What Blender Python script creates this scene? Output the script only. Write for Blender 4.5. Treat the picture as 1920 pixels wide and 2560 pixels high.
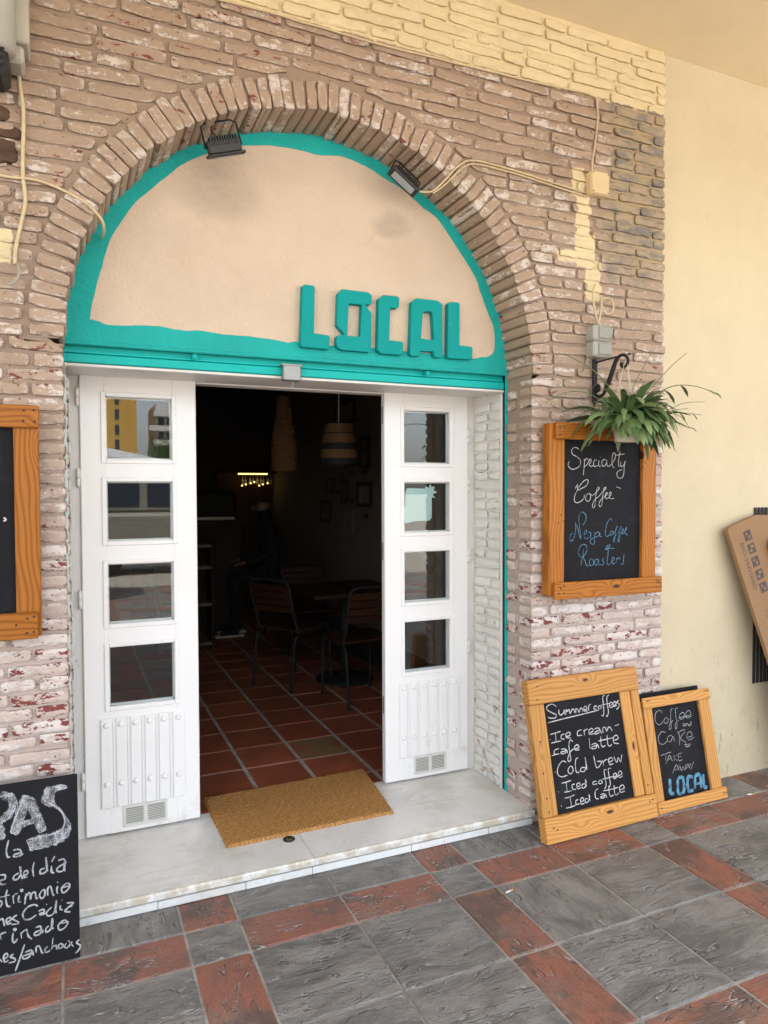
import bpy, math, random
from mathutils import Vector, Matrix, noise as mnoise
for o in list(bpy.data.objects): bpy.data.objects.remove(o)
S = bpy.context.scene
COL = S.collection
R = math.radians
# ------------------------------------------------------------------ camera
cd = bpy.data.cameras.new("Camera"); cam = bpy.data.objects.new("Camera", cd); COL.objects.link(cam)
cd.sensor_fit = 'HORIZONTAL'; cd.sensor_width = 36.0; cd.lens = 1780.7 / 1920 * 36.0
cd.clip_start = 0.05; cd.clip_end = 1000
_y, _p, _r = R(23.675), R(1.607), R(0.2233)
_f = Vector((math.sin(_y)*math.cos(_p), math.cos(_y)*math.cos(_p), -math.sin(_p)))
_rt = Vector((math.cos(_y), -math.sin(_y), 0)); _d = _f.cross(_rt)
_right = math.cos(_r)*_rt + math.sin(_r)*_d; _down = -math.sin(_r)*_rt + math.cos(_r)*_d
m = Matrix((_right, -_down, -_f)).transposed().to_4x4(); m.translation = Vector((0, 0, 1.6))
cam.matrix_world = m; S.camera = cam
# ------------------------------------------------------------------ light
W = bpy.data.worlds.new("World"); S.world = W; W.use_nodes = True
wn = W.node_tree; bg = wn.nodes['Background']
sky = wn.nodes.new('ShaderNodeTexSky'); sky.sky_type = 'NISHITA'; sky.sun_disc = False
SUN_EL, SUN_AZ = 66.0, 20.0          # azimuth measured from +Y (behind the building) towards +X
sky.sun_elevation = R(SUN_EL); sky.sun_rotation = R(SUN_AZ); sky.dust_density = 2.5; sky.air_density = 1.0
hs = wn.nodes.new('ShaderNodeHueSaturation'); hs.inputs['Saturation'].default_value = .45      # thin bright cloud
wn.links.new(sky.outputs[0], hs.inputs['Color']); wn.links.new(hs.outputs[0], bg.inputs[0]); bg.inputs[1].default_value = 0.15
sd = bpy.data.lights.new("Sun", 'SUN'); sd.energy = 2.4; sd.angle = R(0.5); sd.color = (1.0, 0.95, 0.88)
sun = bpy.data.objects.new("Sun", sd); COL.objects.link(sun)
_sv = Vector((math.sin(R(SUN_AZ))*math.cos(R(SUN_EL)), math.cos(R(SUN_AZ))*math.cos(R(SUN_EL)), math.sin(R(SUN_EL))))
sun.rotation_euler = _sv.to_track_quat('Z', 'Y').to_euler(); sun.location = (0, -8, 12)
S.view_settings.view_transform = 'Standard'; S.view_settings.look = 'None'
S.view_settings.exposure = 2.66; S.view_settings.gamma = 1.0
S.render.engine = 'CYCLES'; S.cycles.max_bounces = 8; S.cycles.diffuse_bounces = 5; S.cycles.transparent_max_bounces = 16
S.cycles.use_denoising = True
rnd = random.Random(7)

# ------------------------------------------------------------------ node helpers
class V:
    def __init__(s, t, sock): s.t, s.s = t, sock
    def _m(s, op, b=None, c=None, clamp=False):
        n = s.t.nodes.new('ShaderNodeMath'); n.operation = op; n.use_clamp = clamp
        for i, v in enumerate((s, b, c)):
            if v is None: continue
            if isinstance(v, V): s.t.links.new(v.s, n.inputs[i])
            else: n.inputs[i].default_value = v
        return V(s.t, n.outputs[0])
    def __add__(s, b): return s._m('ADD', b)
    def __sub__(s, b): return s._m('SUBTRACT', b)
    def __mul__(s, b): return s._m('MULTIPLY', b)
    def __gt__(s, b): return s._m('GREATER_THAN', b)
    def __lt__(s, b): return s._m('LESS_THAN', b)
    def abs(s): return s._m('ABSOLUTE')
    def sin(s): return s._m('SINE')
    def clamp(s): return s._m('ADD', 0.0, clamp=True)
    def max(s, b): return s._m('MAXIMUM', b)
    def min(s, b): return s._m('MINIMUM', b)
    def inv(s): return V(s.t, s.s)._m('MULTIPLY', -1.0) + 1.0
    def step(s, lo, hi):
        n = s.t.nodes.new('ShaderNodeMapRange'); n.interpolation_type = 'SMOOTHSTEP'
        s.t.links.new(s.s, n.inputs['Value'])
        for k, v in (('From Min', lo), ('From Max', hi)):
            if isinstance(v, V): s.t.links.new(v.s, n.inputs[k])
            else: n.inputs[k].default_value = v
        return V(s.t, n.outputs[0])

class Mat:
    def __init__(s, name, rough=0.6, color=(.5, .5, .5), metal=0.0, spec=0.5):
        s.m = bpy.data.materials.new(name); s.m.use_nodes = True; s.t = s.m.node_tree
        s.b = s.t.nodes['Principled BSDF']; s.b.inputs['Roughness'].default_value = rough
        s.b.inputs['Base Color'].default_value = (*color, 1); s.b.inputs['Metallic'].default_value = metal
        s.b.inputs['Specular IOR Level'].default_value = spec
    def pos(s, kind='world'):
        if kind == 'world': return V(s.t, s.t.nodes.new('ShaderNodeNewGeometry').outputs['Position'])
        return V(s.t, s.t.nodes.new('ShaderNodeTexCoord').outputs['Object'])
    def orand(s): return V(s.t, s.t.nodes.new('ShaderNodeObjectInfo').outputs['Random'])
    def sep(s, v):
        n = s.t.nodes.new('ShaderNodeSeparateXYZ'); s.t.links.new(v.s, n.inputs[0]); return [V(s.t, o) for o in n.outputs]
    def comb(s, x, y, z):
        n = s.t.nodes.new('ShaderNodeCombineXYZ')
        for i, v in enumerate((x, y, z)):
            if isinstance(v, V): s.t.links.new(v.s, n.inputs[i])
            else: n.inputs[i].default_value = v
        return V(s.t, n.outputs[0])
    def vs(s, v, sc, off=None):
        n = s.t.nodes.new('ShaderNodeVectorMath'); n.operation = 'MULTIPLY'; s.t.links.new(v.s, n.inputs[0]); n.inputs[1].default_value = sc
        r = V(s.t, n.outputs[0])
        if off is not None:
            a = s.t.nodes.new('ShaderNodeVectorMath'); a.operation = 'ADD'; s.t.links.new(r.s, a.inputs[0])
            s.t.links.new(off.s, a.inputs[1]); r = V(s.t, a.outputs[0])
        return r
    def noise(s, v, sc, det=4.0, ro=0.55, dist=0.0):
        n = s.t.nodes.new('ShaderNodeTexNoise'); s.t.links.new(v.s, n.inputs['Vector']); n.inputs['Scale'].default_value = sc
        n.inputs['Detail'].default_value = det; n.inputs['Roughness'].default_value = ro; n.inputs['Distortion'].default_value = dist
        return V(s.t, n.outputs[0])
    def voro(s, v, sc, feat='F1', rand=1.0):
        n = s.t.nodes.new('ShaderNodeTexVoronoi'); n.feature = feat; s.t.links.new(v.s, n.inputs['Vector']); n.inputs['Scale'].default_value = sc
        n.inputs['Randomness'].default_value = rand
        return V(s.t, n.outputs['Distance'])
    def attr(s, name):
        n = s.t.nodes.new('ShaderNodeAttribute'); n.attribute_name = name
        q = s.t.nodes.new('ShaderNodeSeparateColor'); s.t.links.new(n.outputs['Color'], q.inputs[0]); return [V(s.t, o) for o in q.outputs]
    def mix(s, f, a, b, mode='MIX'):
        n = s.t.nodes.new('ShaderNodeMix'); n.data_type = 'RGBA'; n.blend_type = mode; n.clamp_factor = True
        for k, v in ((0, f), (6, a), (7, b)):
            if isinstance(v, V): s.t.links.new(v.s, n.inputs[k])
            elif isinstance(v, tuple): n.inputs[k].default_value = (*v, 1)
            else: n.inputs[k].default_value = v
        return V(s.t, n.outputs[2])
    def mul(s, c, f):            # colour times a number
        n = s.t.nodes.new('ShaderNodeVectorMath'); n.operation = 'SCALE'
        if isinstance(c, V): s.t.links.new(c.s, n.inputs[0])
        else: n.inputs[0].default_value = c
        s.t.links.new(f.s, n.inputs['Scale']); return V(s.t, n.outputs[0])
    def col(s, v): s.t.links.new(v.s, s.b.inputs['Base Color']); return s
    def rough(s, v): s.t.links.new(v.s, s.b.inputs['Roughness']); return s
    def bump(s, h, strength=0.3, dist=0.01):
        n = s.t.nodes.new('ShaderNodeBump'); n.inputs['Strength'].default_value = strength; n.inputs['Distance'].default_value = dist
        s.t.links.new(h.s, n.inputs['Height']); s.t.links.new(n.outputs[0], s.b.inputs['Normal']); return s
    def alpha(s, v): s.t.links.new(v.s, s.b.inputs['Alpha']); return s

M = {}
# painted old brick: tan paint, pale worn patches, red chips, cream paint above a cable line
k = Mat('brick_paint', .62); p = k.pos(); x, y, z = k.sep(p); r, g, b = k.attr('tint')
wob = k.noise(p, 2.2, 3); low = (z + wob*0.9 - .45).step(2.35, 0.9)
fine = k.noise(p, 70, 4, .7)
c = k.mix(low, (.405, .292, .21), (.60, .475, .405))  # base lightened toward the ground for brighter light there, as well as wear
c = k.mul(c, k.noise(p, 3.1, 4)*.40 + .72 + r*.16 + (fine - .5)*.22)
c = k.mix((k.noise(k.vs(p, (2, 2, 3)), 3.5, 6, .72)).step(.56, .72)*.45*(b*-.5 + 1.0), c, (.30, .225, .17))
st = k.vs(p, (4.5, 4.5, 11)); wn_ = k.noise(st, 2.2, 7, .72)
wmask = (wn_ + low*.09 + (r - .5)*.17 + (fine - .5)*.34).step(.565, .63) * b
c = k.mix(wmask*.8, c, (.72, .65, .60))
rn_ = k.noise(k.vs(p, (9, 9, 17)), 2.0, 6, .68)
pt_ = V(k.t, k.t.nodes.new('ShaderNodeNewGeometry').outputs['Pointiness'])
c = k.mix(pt_.step(.515, .56)*(k.noise(p, 30, 5, .75).step(.46, .60))*b*.75, c, (.68, .60, .54))
c = k.mul(c, b*.20 + .80)  # mortar multiplied darker, putting joint shade into its colour
c = k.mix((rn_ + (g - .5)*.24 + low*.086).step(.70, .72)*b, c, (.20, .042, .034))
sp = k.voro(p, 46); c = k.mix((sp < .17)*((k.noise(p, 9, 2) + low*.08) > .57)*.85, c, (.075, .05, .042))
# grey weathered bricks below the cream paint at the top right
gz = (x + (k.noise(p, 7, 3) - .5)*.12).step(2.43, 2.47) * (z + (k.noise(p, 5, 3) - .5)*.5 - (x - 2.45)*.35).step(2.55, 2.68)
gc = k.mix(k.noise(k.vs(p, (3, 3, 9)), 3, 5, .7).step(.42, .62), (.40, .31, .20), (.20, .18, .17)); gc = k.mix((b*-1.0 + 1.0)*.6 + (fine.step(.55, .62))*.5, gc, (.46, .34, .19))
c = k.mix(gz, c, gc)
cn = k.noise(p, 24, 4); cb = (cn - .5)*.05
def boxm(x0, x1, z0, z1):
    return ((x + cb).step(x0 - .003, x0 + .003)) * ((x + cb).step(x1 + .003, x1 - .003)) * ((z + cb).step(z0 - .003, z0 + .003)) * ((z + cb).step(z1 + .003, z1 - .003))
cr = (z - x*.010 + (k.noise(k.vs(p, (1, 1, .4)), 22, 4) - .5)*.05).step(3.497, 3.502)
cr = cr.max(boxm(2.258, 2.342, 2.80, 3.05)).max(boxm(2.262, 2.375, 2.69, 2.86)).max(boxm(2.15, 2.30, 2.71, 2.76)).max(boxm(2.315, 2.405, 2.54, 2.735)).max(boxm(2.235, 2.30, 3.03, 3.16))
cr = cr.max(boxm(-.6, -.185, 2.40, 2.52))
c = k.mix(cr, c, k.mul((.76, .635, .385), k.noise(p, 4, 4)*.2 + .88))
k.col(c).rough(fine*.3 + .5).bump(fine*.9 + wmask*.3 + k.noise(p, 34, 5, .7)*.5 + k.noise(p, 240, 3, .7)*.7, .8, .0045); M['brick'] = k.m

k = Mat('white_brick_paint', .55); p = k.pos(); x, y, z = k.sep(p); r, g, b = k.attr('tint')
c = k.mul((.70, .68, .63), k.noise(p, 5, 5)*.3 + .82 + r*.06)
c = k.mix((k.noise(p, 11, 5, .7) + z.step(.9, .1)*.10).step(.63, .72), c, (.42, .35, .27))
k.col(c).bump(k.noise(p, 90, 4, .7), .4, .004); M['white_brick'] = k.m

def plaster(name, col, dark, sc=2.0, bs=.35, rough=.75, stain=None):
    k = Mat(name, rough); p = k.pos(); c = k.mix(k.noise(p, sc, 5, .6).step(.3, .75), col, dark); c = k.mul(c, k.noise(p, sc*4.5, 6, .7)*.16 + .92)
    n2 = k.noise(p, 60, 5, .65)
    if stain: c = stain(k, p, c)
    k.col(k.mix((k.voro(p, 21) < .035)*.5, c, tuple(v*.5 for v in col))).bump(n2 + k.noise(p, 9, 3)*1.2, bs, .006); M[name] = k.m
def scuffs(k, p, c):
    x, y, z = k.sep(p)
    lowz = z.step(1.3, .0); n = k.noise(k.vs(p, (3, 3, 1.6)), 2.6, 6, .72)
    c = k.mix((n + lowz*.12).step(.62, .82)*.4, c, (.40, .345, .25)); return k.mix((k.noise(k.vs(p, (8, 8, 2)), 3, 5, .7) + lowz*.10).step(.68, .72)*.6, c, (.30, .27, .22))
plaster('cream_plaster', (.645, .555, .375), (.59, .50, .33), 1.2, .5, .75, scuffs)
plaster('soffit_paint', (.86, .73, .50), (.81, .68, .455), .8, .15)
plaster('teal_paint', (.003, .415, .385), (.002, .36, .33), 4, 1.0, .75)
k = Mat('tympanum_render', .8); p = k.pos(); x, y, z = k.sep(p)
c = k.mix(k.noise(p, 3, 5, .6).step(.3, .75), (.72, .58, .445), (.65, .515, .385))
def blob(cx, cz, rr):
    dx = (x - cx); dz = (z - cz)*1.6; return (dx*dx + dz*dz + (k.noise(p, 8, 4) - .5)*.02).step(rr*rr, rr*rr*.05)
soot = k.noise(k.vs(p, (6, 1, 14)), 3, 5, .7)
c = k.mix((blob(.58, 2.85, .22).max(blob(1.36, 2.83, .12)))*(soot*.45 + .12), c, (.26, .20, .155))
crk = ((k.noise(p, 2.2, 3, .5, .4) - .5).abs().step(.004, .0))*(k.noise(p, 5, 2) > .52)
c = k.mix(crk*.18, c, (.40, .31, .22))
k.col(c).bump(k.noise(p, 60, 5, .7)*1.3 + k.noise(p, 14, 3), 1.0, .007); M['tympanum'] = k.m
k = Mat('sign_paint', .6, spec=.15); p = k.pos(); c = k.mul((.003, .30, .29), k.noise(p, 8, 4)*.2 + .90); k.col(k.mix((k.noise(p, 16, 6, .75)).step(.60, .75)*.25, c, (.10, .36, .33))).bump(k.noise(p, 140, 2), .05, .002); M['sign'] = k.m
k = Mat('teal_steel', .5, spec=.25); p = k.pos(); k.col(k.mul((.003, .44, .405), k.noise(p, 6, 4)*.25 + .88)).bump(k.noise(p, 30, 3), .12, .003); M['teal_steel'] = k.m
k = Mat('white_door_paint', .42); p = k.pos(); x, y, z = k.sep(p)
c = k.mul((.85, .84, .82), k.noise(p, 3, 4)*.10 + .95); c = k.mix((k.voro(p, 12) < .03)*.5, c, (.35, .3, .26))
gr = k.noise(k.vs(p, (1, 1, .05)), 160, 3)
c = k.mix((k.noise(p, 6, 6, .75) + z.step(.45, .08)*.14).step(.62, .78)*.5, c, (.52, .47, .40)); c = k.mix((k.noise(k.vs(p, (4, 4, 1)), 14, 5, .8)).step(.69, .71)*.5, c, (.45, .41, .35))
k.col(c).bump(gr + k.noise(p, 25, 3)*.5, .14, .002); M['white'] = k.m
k = Mat('white_frame_paint', .5); p = k.pos()
c = k.mul((.74, .715, .67), k.noise(p, 4, 5)*.16 + .92)
c = k.mix(k.noise(k.vs(p, (3, 3, 1.2)), 9, 6, .75).step(.66, .68), c, (.30, .24, .19)); k.col(c).bump(k.noise(p, 40, 4), .25, .003); M['frame'] = k.m
k = Mat('marble', .32); p = k.pos(); d = k.noise(p, 3, 5, .6)
x, y, z = k.sep(p); vein = (k.noise(k.vs(p, (1.2, 3.5, 3)), 1.7, 5, .55, 1.2) - .5).abs().step(.05, .0)
c = k.mix(d.step(.3, .75), (.82, .815, .78), (.70, .70, .67)); c = k.mix(vein*(k.noise(p, 2.0, 2).step(.45, .65))*.30, c, (.40, .41, .40))
c = k.mix((k.noise(p, 34, 4, .7)).step(.64, .70)*.55, c, (.38, .34, .27))
c = k.mix((k.noise(p, 4, 6, .7)).step(.46, .70)*.55, c, (.56, .51, .41))
c = k.mix((k.noise(p, 150, 2, .6) > .70)*(k.noise(p, 9, 2) > .52)*.5, c, (.33, .31, .28)); c = k.mix(y.step(2.815, 2.792)*(k.noise(p, 16, 5, .7).step(.36, .60))*.8, c, (.50, .42, .29))
k.col(c).rough(d*.25 + .25).bump(k.noise(p, 80, 3), .1, .002); M['marble'] = k.m

k = Mat('paving_tile', .5); p = k.pos(); r, g, b = k.attr('tint'); x, y, z = k.sep(p)
sx = x*(b*-1.0 + 1.0) + y*b; sy = y*(b*-1.0 + 1.0) + x*b
q = k.comb(sx + r*53.0, sy + r*31.0, r*17.0); qs = k.vs(q, (1, 4.2, 1)); qm = k.vs(q, (1, 2.2, 1))
n1 = k.noise(qm, 3.2, 6, .68, .8); n2 = k.noise(q, 5, 4, .6); n3 = k.noise(qs, 16, 6, .75)
dk = k.mix(n1.step(.33, .66), (.135, .129, .121), (.28, .268, .25)); dk = k.mix(n2.step(.56, .74)*.55, dk, (.26, .25, .235))
rd = k.mix(n1.step(.36, .60), (.335, .128, .082), (.25, .115, .085)); rd = k.mix(n2.step(.50, .62)*.8, rd, (.115, .088, .075))
c = k.mix(g, dk, rd)
warm = k.noise(q, 2.3, 2)
c = k.mix(warm.step(.58, .75)*.25, c, (.24, .20, .15))
c = k.mul(c, n3*.8 + .6)
qr = k.vs(q, (1, 5.0, 1)); ra = k.noise(qr, 3.0, 3, .55, .35); rb = k.noise(k.vs(q, (1.3, 3.2, 1)), 4.6, 3, .6, .5)
ma = k.noise(q, 7, 3, .6).step(.49, .56); mb_ = k.noise(k.vs(q, (1, 1, 3)), 6, 3, .6).step(.50, .57)
ridge = ((ra - .5).abs().step(.011, .001))*ma; ridge2 = ((rb - .49).abs().step(.009, .001))*mb_
rg = ridge.max(ridge2)
pit = (ra.step(.505, .49)*ra.step(.455, .488)*ma).max(rb.step(.492, .48)*rb.step(.45, .478)*mb_)
grit = k.noise(p, 150, 3, .75)
c = k.mix(pit*.55, c, (.05, .049, .047))  # dark band beside each ridge puts its shadow side into the colour
c = k.mix(rg*.75, c, (.50, .48, .45)); c = k.mix((k.voro(q, 40) < .05)*(k.noise(q, 5, 1) > .55)*.6, c, (.44, .42, .39))
c = k.mix((k.noise(p, 2.6, 6, .7)).step(.50, .72)*.42, c, (.285, .27, .245))
c = k.mul(c, grit*1.1 + .45)
k.col(c).rough(n3*.35 + .34).bump(n1*2.6 + n3*.8 + rg*.7 + pit*-1.1 + grit*.25, .7, .009); M['tile'] = k.m
k = Mat('grout', .85); p = k.pos(); k.col(k.mix(k.noise(p, 12, 6, .7).step(.3, .7), (.46, .43, .39), (.26, .24, .215))).bump(k.noise(p, 90, 4), .5, .004); M['grout'] = k.m
k = Mat('terracotta', .38); p = k.pos(); r, g, b = k.attr('tint')
c = k.mix(k.noise(p, 5, 5, .6).step(.3, .7), (.34, .10, .05), (.25, .07, .037)); c = k.mul(c, r*.35 + .8)
c = k.mix(g*(k.noise(p, 6, 3).step(.40, .52)), c, (.26, .16, .075)); k.col(c).bump(k.noise(p, 12, 4), .2, .004); M['terracotta'] = k.m
k = Mat('coir', .95, spec=.1); p = k.pos(); x, y, z = k.sep(p); wv = (x*330.0 + (k.noise(p, 30, 2))*6.0).sin()*(y*260.0 + k.noise(p, 28, 2)*6.0).sin()
c = k.mix(k.noise(p, 55, 4, .7).step(.3, .7), (.66, .355, .125), (.44, .215, .068)); k.col(k.mul(c, wv*.22 + .85)).bump(wv + k.noise(p, 300, 3)*1.2, .5, .003); M['coir'] = k.m

def wood(name, axis, c0, c1, c2, rough=.5, fr=210.0):
    k = Mat(name, rough, spec=.2); p = k.pos('object'); rr = k.orand()
    off = k.comb(rr*13.0, rr*29.0, rr*41.0); x, y, z = k.sep(k.vs(p, (1, 1, 1), off))
    al, ac = (x, z) if axis == 'x' else (z, x)
    v = k.comb(al*1.0, ac*3.4, y*2.5); kn = k.voro(k.comb(al*1.0, ac*2.4, rr*9.0), 3.1)
    bow = kn.step(.30, .0)
    ph = ac*fr + k.noise(v, 1.6, 2)*26.0 + bow*9.0 + y*60.0
    ring = (ph*1.7).sin()*.5 + .5; ring = ring*ring
    c = k.mix(ring*.7, c0, c1); c = k.mul(c, k.noise(k.comb(al*1.5, ac*60.0, y*60.0), 3, 4, .7)*.35 + .83)
    c = k.mix(kn.step(.085, .05), c, c2); c = k.mix(k.noise(k.comb(al, ac*2.0, rr), 4, 4).step(.55, .8)*.35, c, c1)
    c = k.mul(c, rr*.25 + .86)
    k.col(c).bump(ring*.5 + k.noise(k.comb(al*4.0, ac*150.0, y*100.0), 2, 3), .2, .002); M[name] = k.m
for ax in 'xz':
    wood('pine_'+ax, ax, (.60, .30, .085), (.40, .165, .035), (.07, .03, .014))
    wood('stained_pine_'+ax, ax, (.40, .142, .018), (.20, .058, .007), (.05, .018, .008), .42)
wood('dark_wood_x', 'x', (.045, .016, .0065), (.021, .008, .004), (.02, .01, .006))
k = Mat('chalkboard_black', .7, spec=.15); p = k.pos(); sm = k.noise(p, 5, 5, .7)
k.col(k.mix(sm.step(.5, .85)*.5 + k.noise(k.vs(p, (9, 9, 1.2)), 4, 5).step(.62, .8)*.3, (.011, .011, .013), (.045, .045, .048))); M['slate'] = k.m
def chalk(name, col, lo, hi, nm):
    k = Mat(name, .95, spec=.05); p = k.pos(); n = k.noise(p, 420, 2, .7); k.col(k.mix(n, tuple(v*.82 for v in col), col)); k.alpha((n*.75 + k.noise(p, 40, 2)*.5).step(lo, hi)*nm); M[name] = k.m
chalk('chalk_white', (.70, .70, .68), .36, .68, .95); chalk('chalk_soft', (.54, .54, .56), .40, .66, .85)
chalk('chalk_blue', (.17, .39, .56), .40, .70, .9); chalk('chalk_rub', (.60, .60, .63), .44, .84, .92); chalk('chalk_dim', (.50, .50, .50), .36, .64, .8)
def flat(name, col, rough=.5, metal=0.0, nz=.2, sc=12, bump=.1):
    k = Mat(name, rough, col, metal); p = k.pos(); n = k.noise(p, sc, 4); k.col(k.mul(col, n*nz*2 + 1 - nz)).bump(k.noise(p, sc*6, 3), bump, .002); M[name] = k.m
flat('black_iron', (.007, .007, .007), .75, 0); flat('dark_plastic', (.022, .022, .023), .5); flat('slot_black', (.012, .012, .014), .7)
flat('cream_plastic', (.66, .52, .29), .5, 0, .12, 9); flat('cable_paint', (.60, .49, .30), .6, 0, .3, 25); flat('grey_plastic', (.36, .355, .31), .45, 0, .1)
flat('grey_button', (.27, .27, .225), .4, 0, .1); flat('chrome', (.28, .28, .27), .45, .7); flat('white_plastic', (.68, .67, .62), .45, 0, .08)
flat('nail', (.03, .025, .02), .6); flat('pot', (.62, .57, .44), .5, 0, .15); flat('string', (.62, .56, .42), .8)
flat('cardboard', (.28, .16, .075), .8, 0, .12, 7); flat('ink', (.085, .07, .06), .85, 0, .3, 60); flat('tape', (.50, .33, .18), .25, 0, .1)
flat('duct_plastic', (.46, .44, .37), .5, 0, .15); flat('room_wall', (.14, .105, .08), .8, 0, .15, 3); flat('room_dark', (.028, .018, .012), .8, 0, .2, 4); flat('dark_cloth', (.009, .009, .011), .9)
flat('skin', (.20, .10, .065), .5, 0, .08); flat('hair', (.02, .014, .01), .6); flat('shoe_white', (.55, .55, .54), .6); flat('wicker', (.17, .088, .034), .8, 0, .35, 40, .6)
flat('picture_frame', (.014, .012, .012), .5); flat('paper', (.15, .12, .09), .8, 0, .5, 9); flat('brass', (.30, .22, .10), .35, .8); flat('rubber', (.02, .02, .02), .7)
flat('butt_paper', (.75, .72, .66), .8); flat('butt_filter', (.62, .34, .10), .8); flat('burnt_brick', (.10, .055, .035), .9, 0, .8, 18, 1.0); flat('steel', (.42, .42, .40), .4, .7)
flat('yellow_facade', (.62, .38, .10), .8, 0, .1, 1); flat('white_facade', (.60, .60, .58), .8, 0, .1, 1); flat('window_dark', (.05, .06, .08), .2); flat('parasol_cloth', (.62, .62, .62), .8)
flat('asphalt', (.40, .36, .30), .9, 0, .25, 2); flat('sticker', (.47, .66, .64), .6, 0, .04, 4, 0); flat('lamp_glass', (.34, .36, .36), .15)
k = Mat('leaf_green', .42); p = k.pos(); rr, gg, bb = k.attr('tint')
c = k.mix(rr, (.055, .11, .035), (.20, .29, .11)); k.col(k.mul(c, k.noise(p, 30, 3)*.5 + .75)); M['leaf'] = k.m
k.b.inputs['Subsurface Weight'].default_value = 0.0
k = Mat('led', .5); k.b.inputs['Emission Color'].default_value = (1, .72, .18, 1); k.b.inputs['Emission Strength'].default_value = .55; M['led'] = k.m
k = Mat('bulb', .5); k.b.inputs['Emission Color'].default_value = (1, .62, .18, 1); k.b.inputs['Emission Strength'].default_value = .5; M['bulb'] = k.m  # pendant lamp bulb; also makes the added bar glints glow
k = Mat('window_glass', .0); nt = k.t; fr = nt.nodes.new('ShaderNodeFresnel'); fr.inputs[0].default_value = 1.52
gl = nt.nodes.new('ShaderNodeBsdfGlossy'); gl.inputs['Roughness'].default_value = 0.0; gl.inputs['Color'].default_value = (1, 1, 1, 1)
tr = nt.nodes.new('ShaderNodeBsdfTransparent'); tr.inputs[0].default_value = (.93, .95, .94, 1); mx = nt.nodes.new('ShaderNodeMixShader')
nt.links.new(fr.outputs[0], mx.inputs[0]); nt.links.new(tr.outputs[0], mx.inputs[1]); nt.links.new(gl.outputs[0], mx.inputs[2])
nt.links.new(mx.outputs[0], nt.nodes['Material Output'].inputs[0]); M['glass'] = k.m

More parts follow.
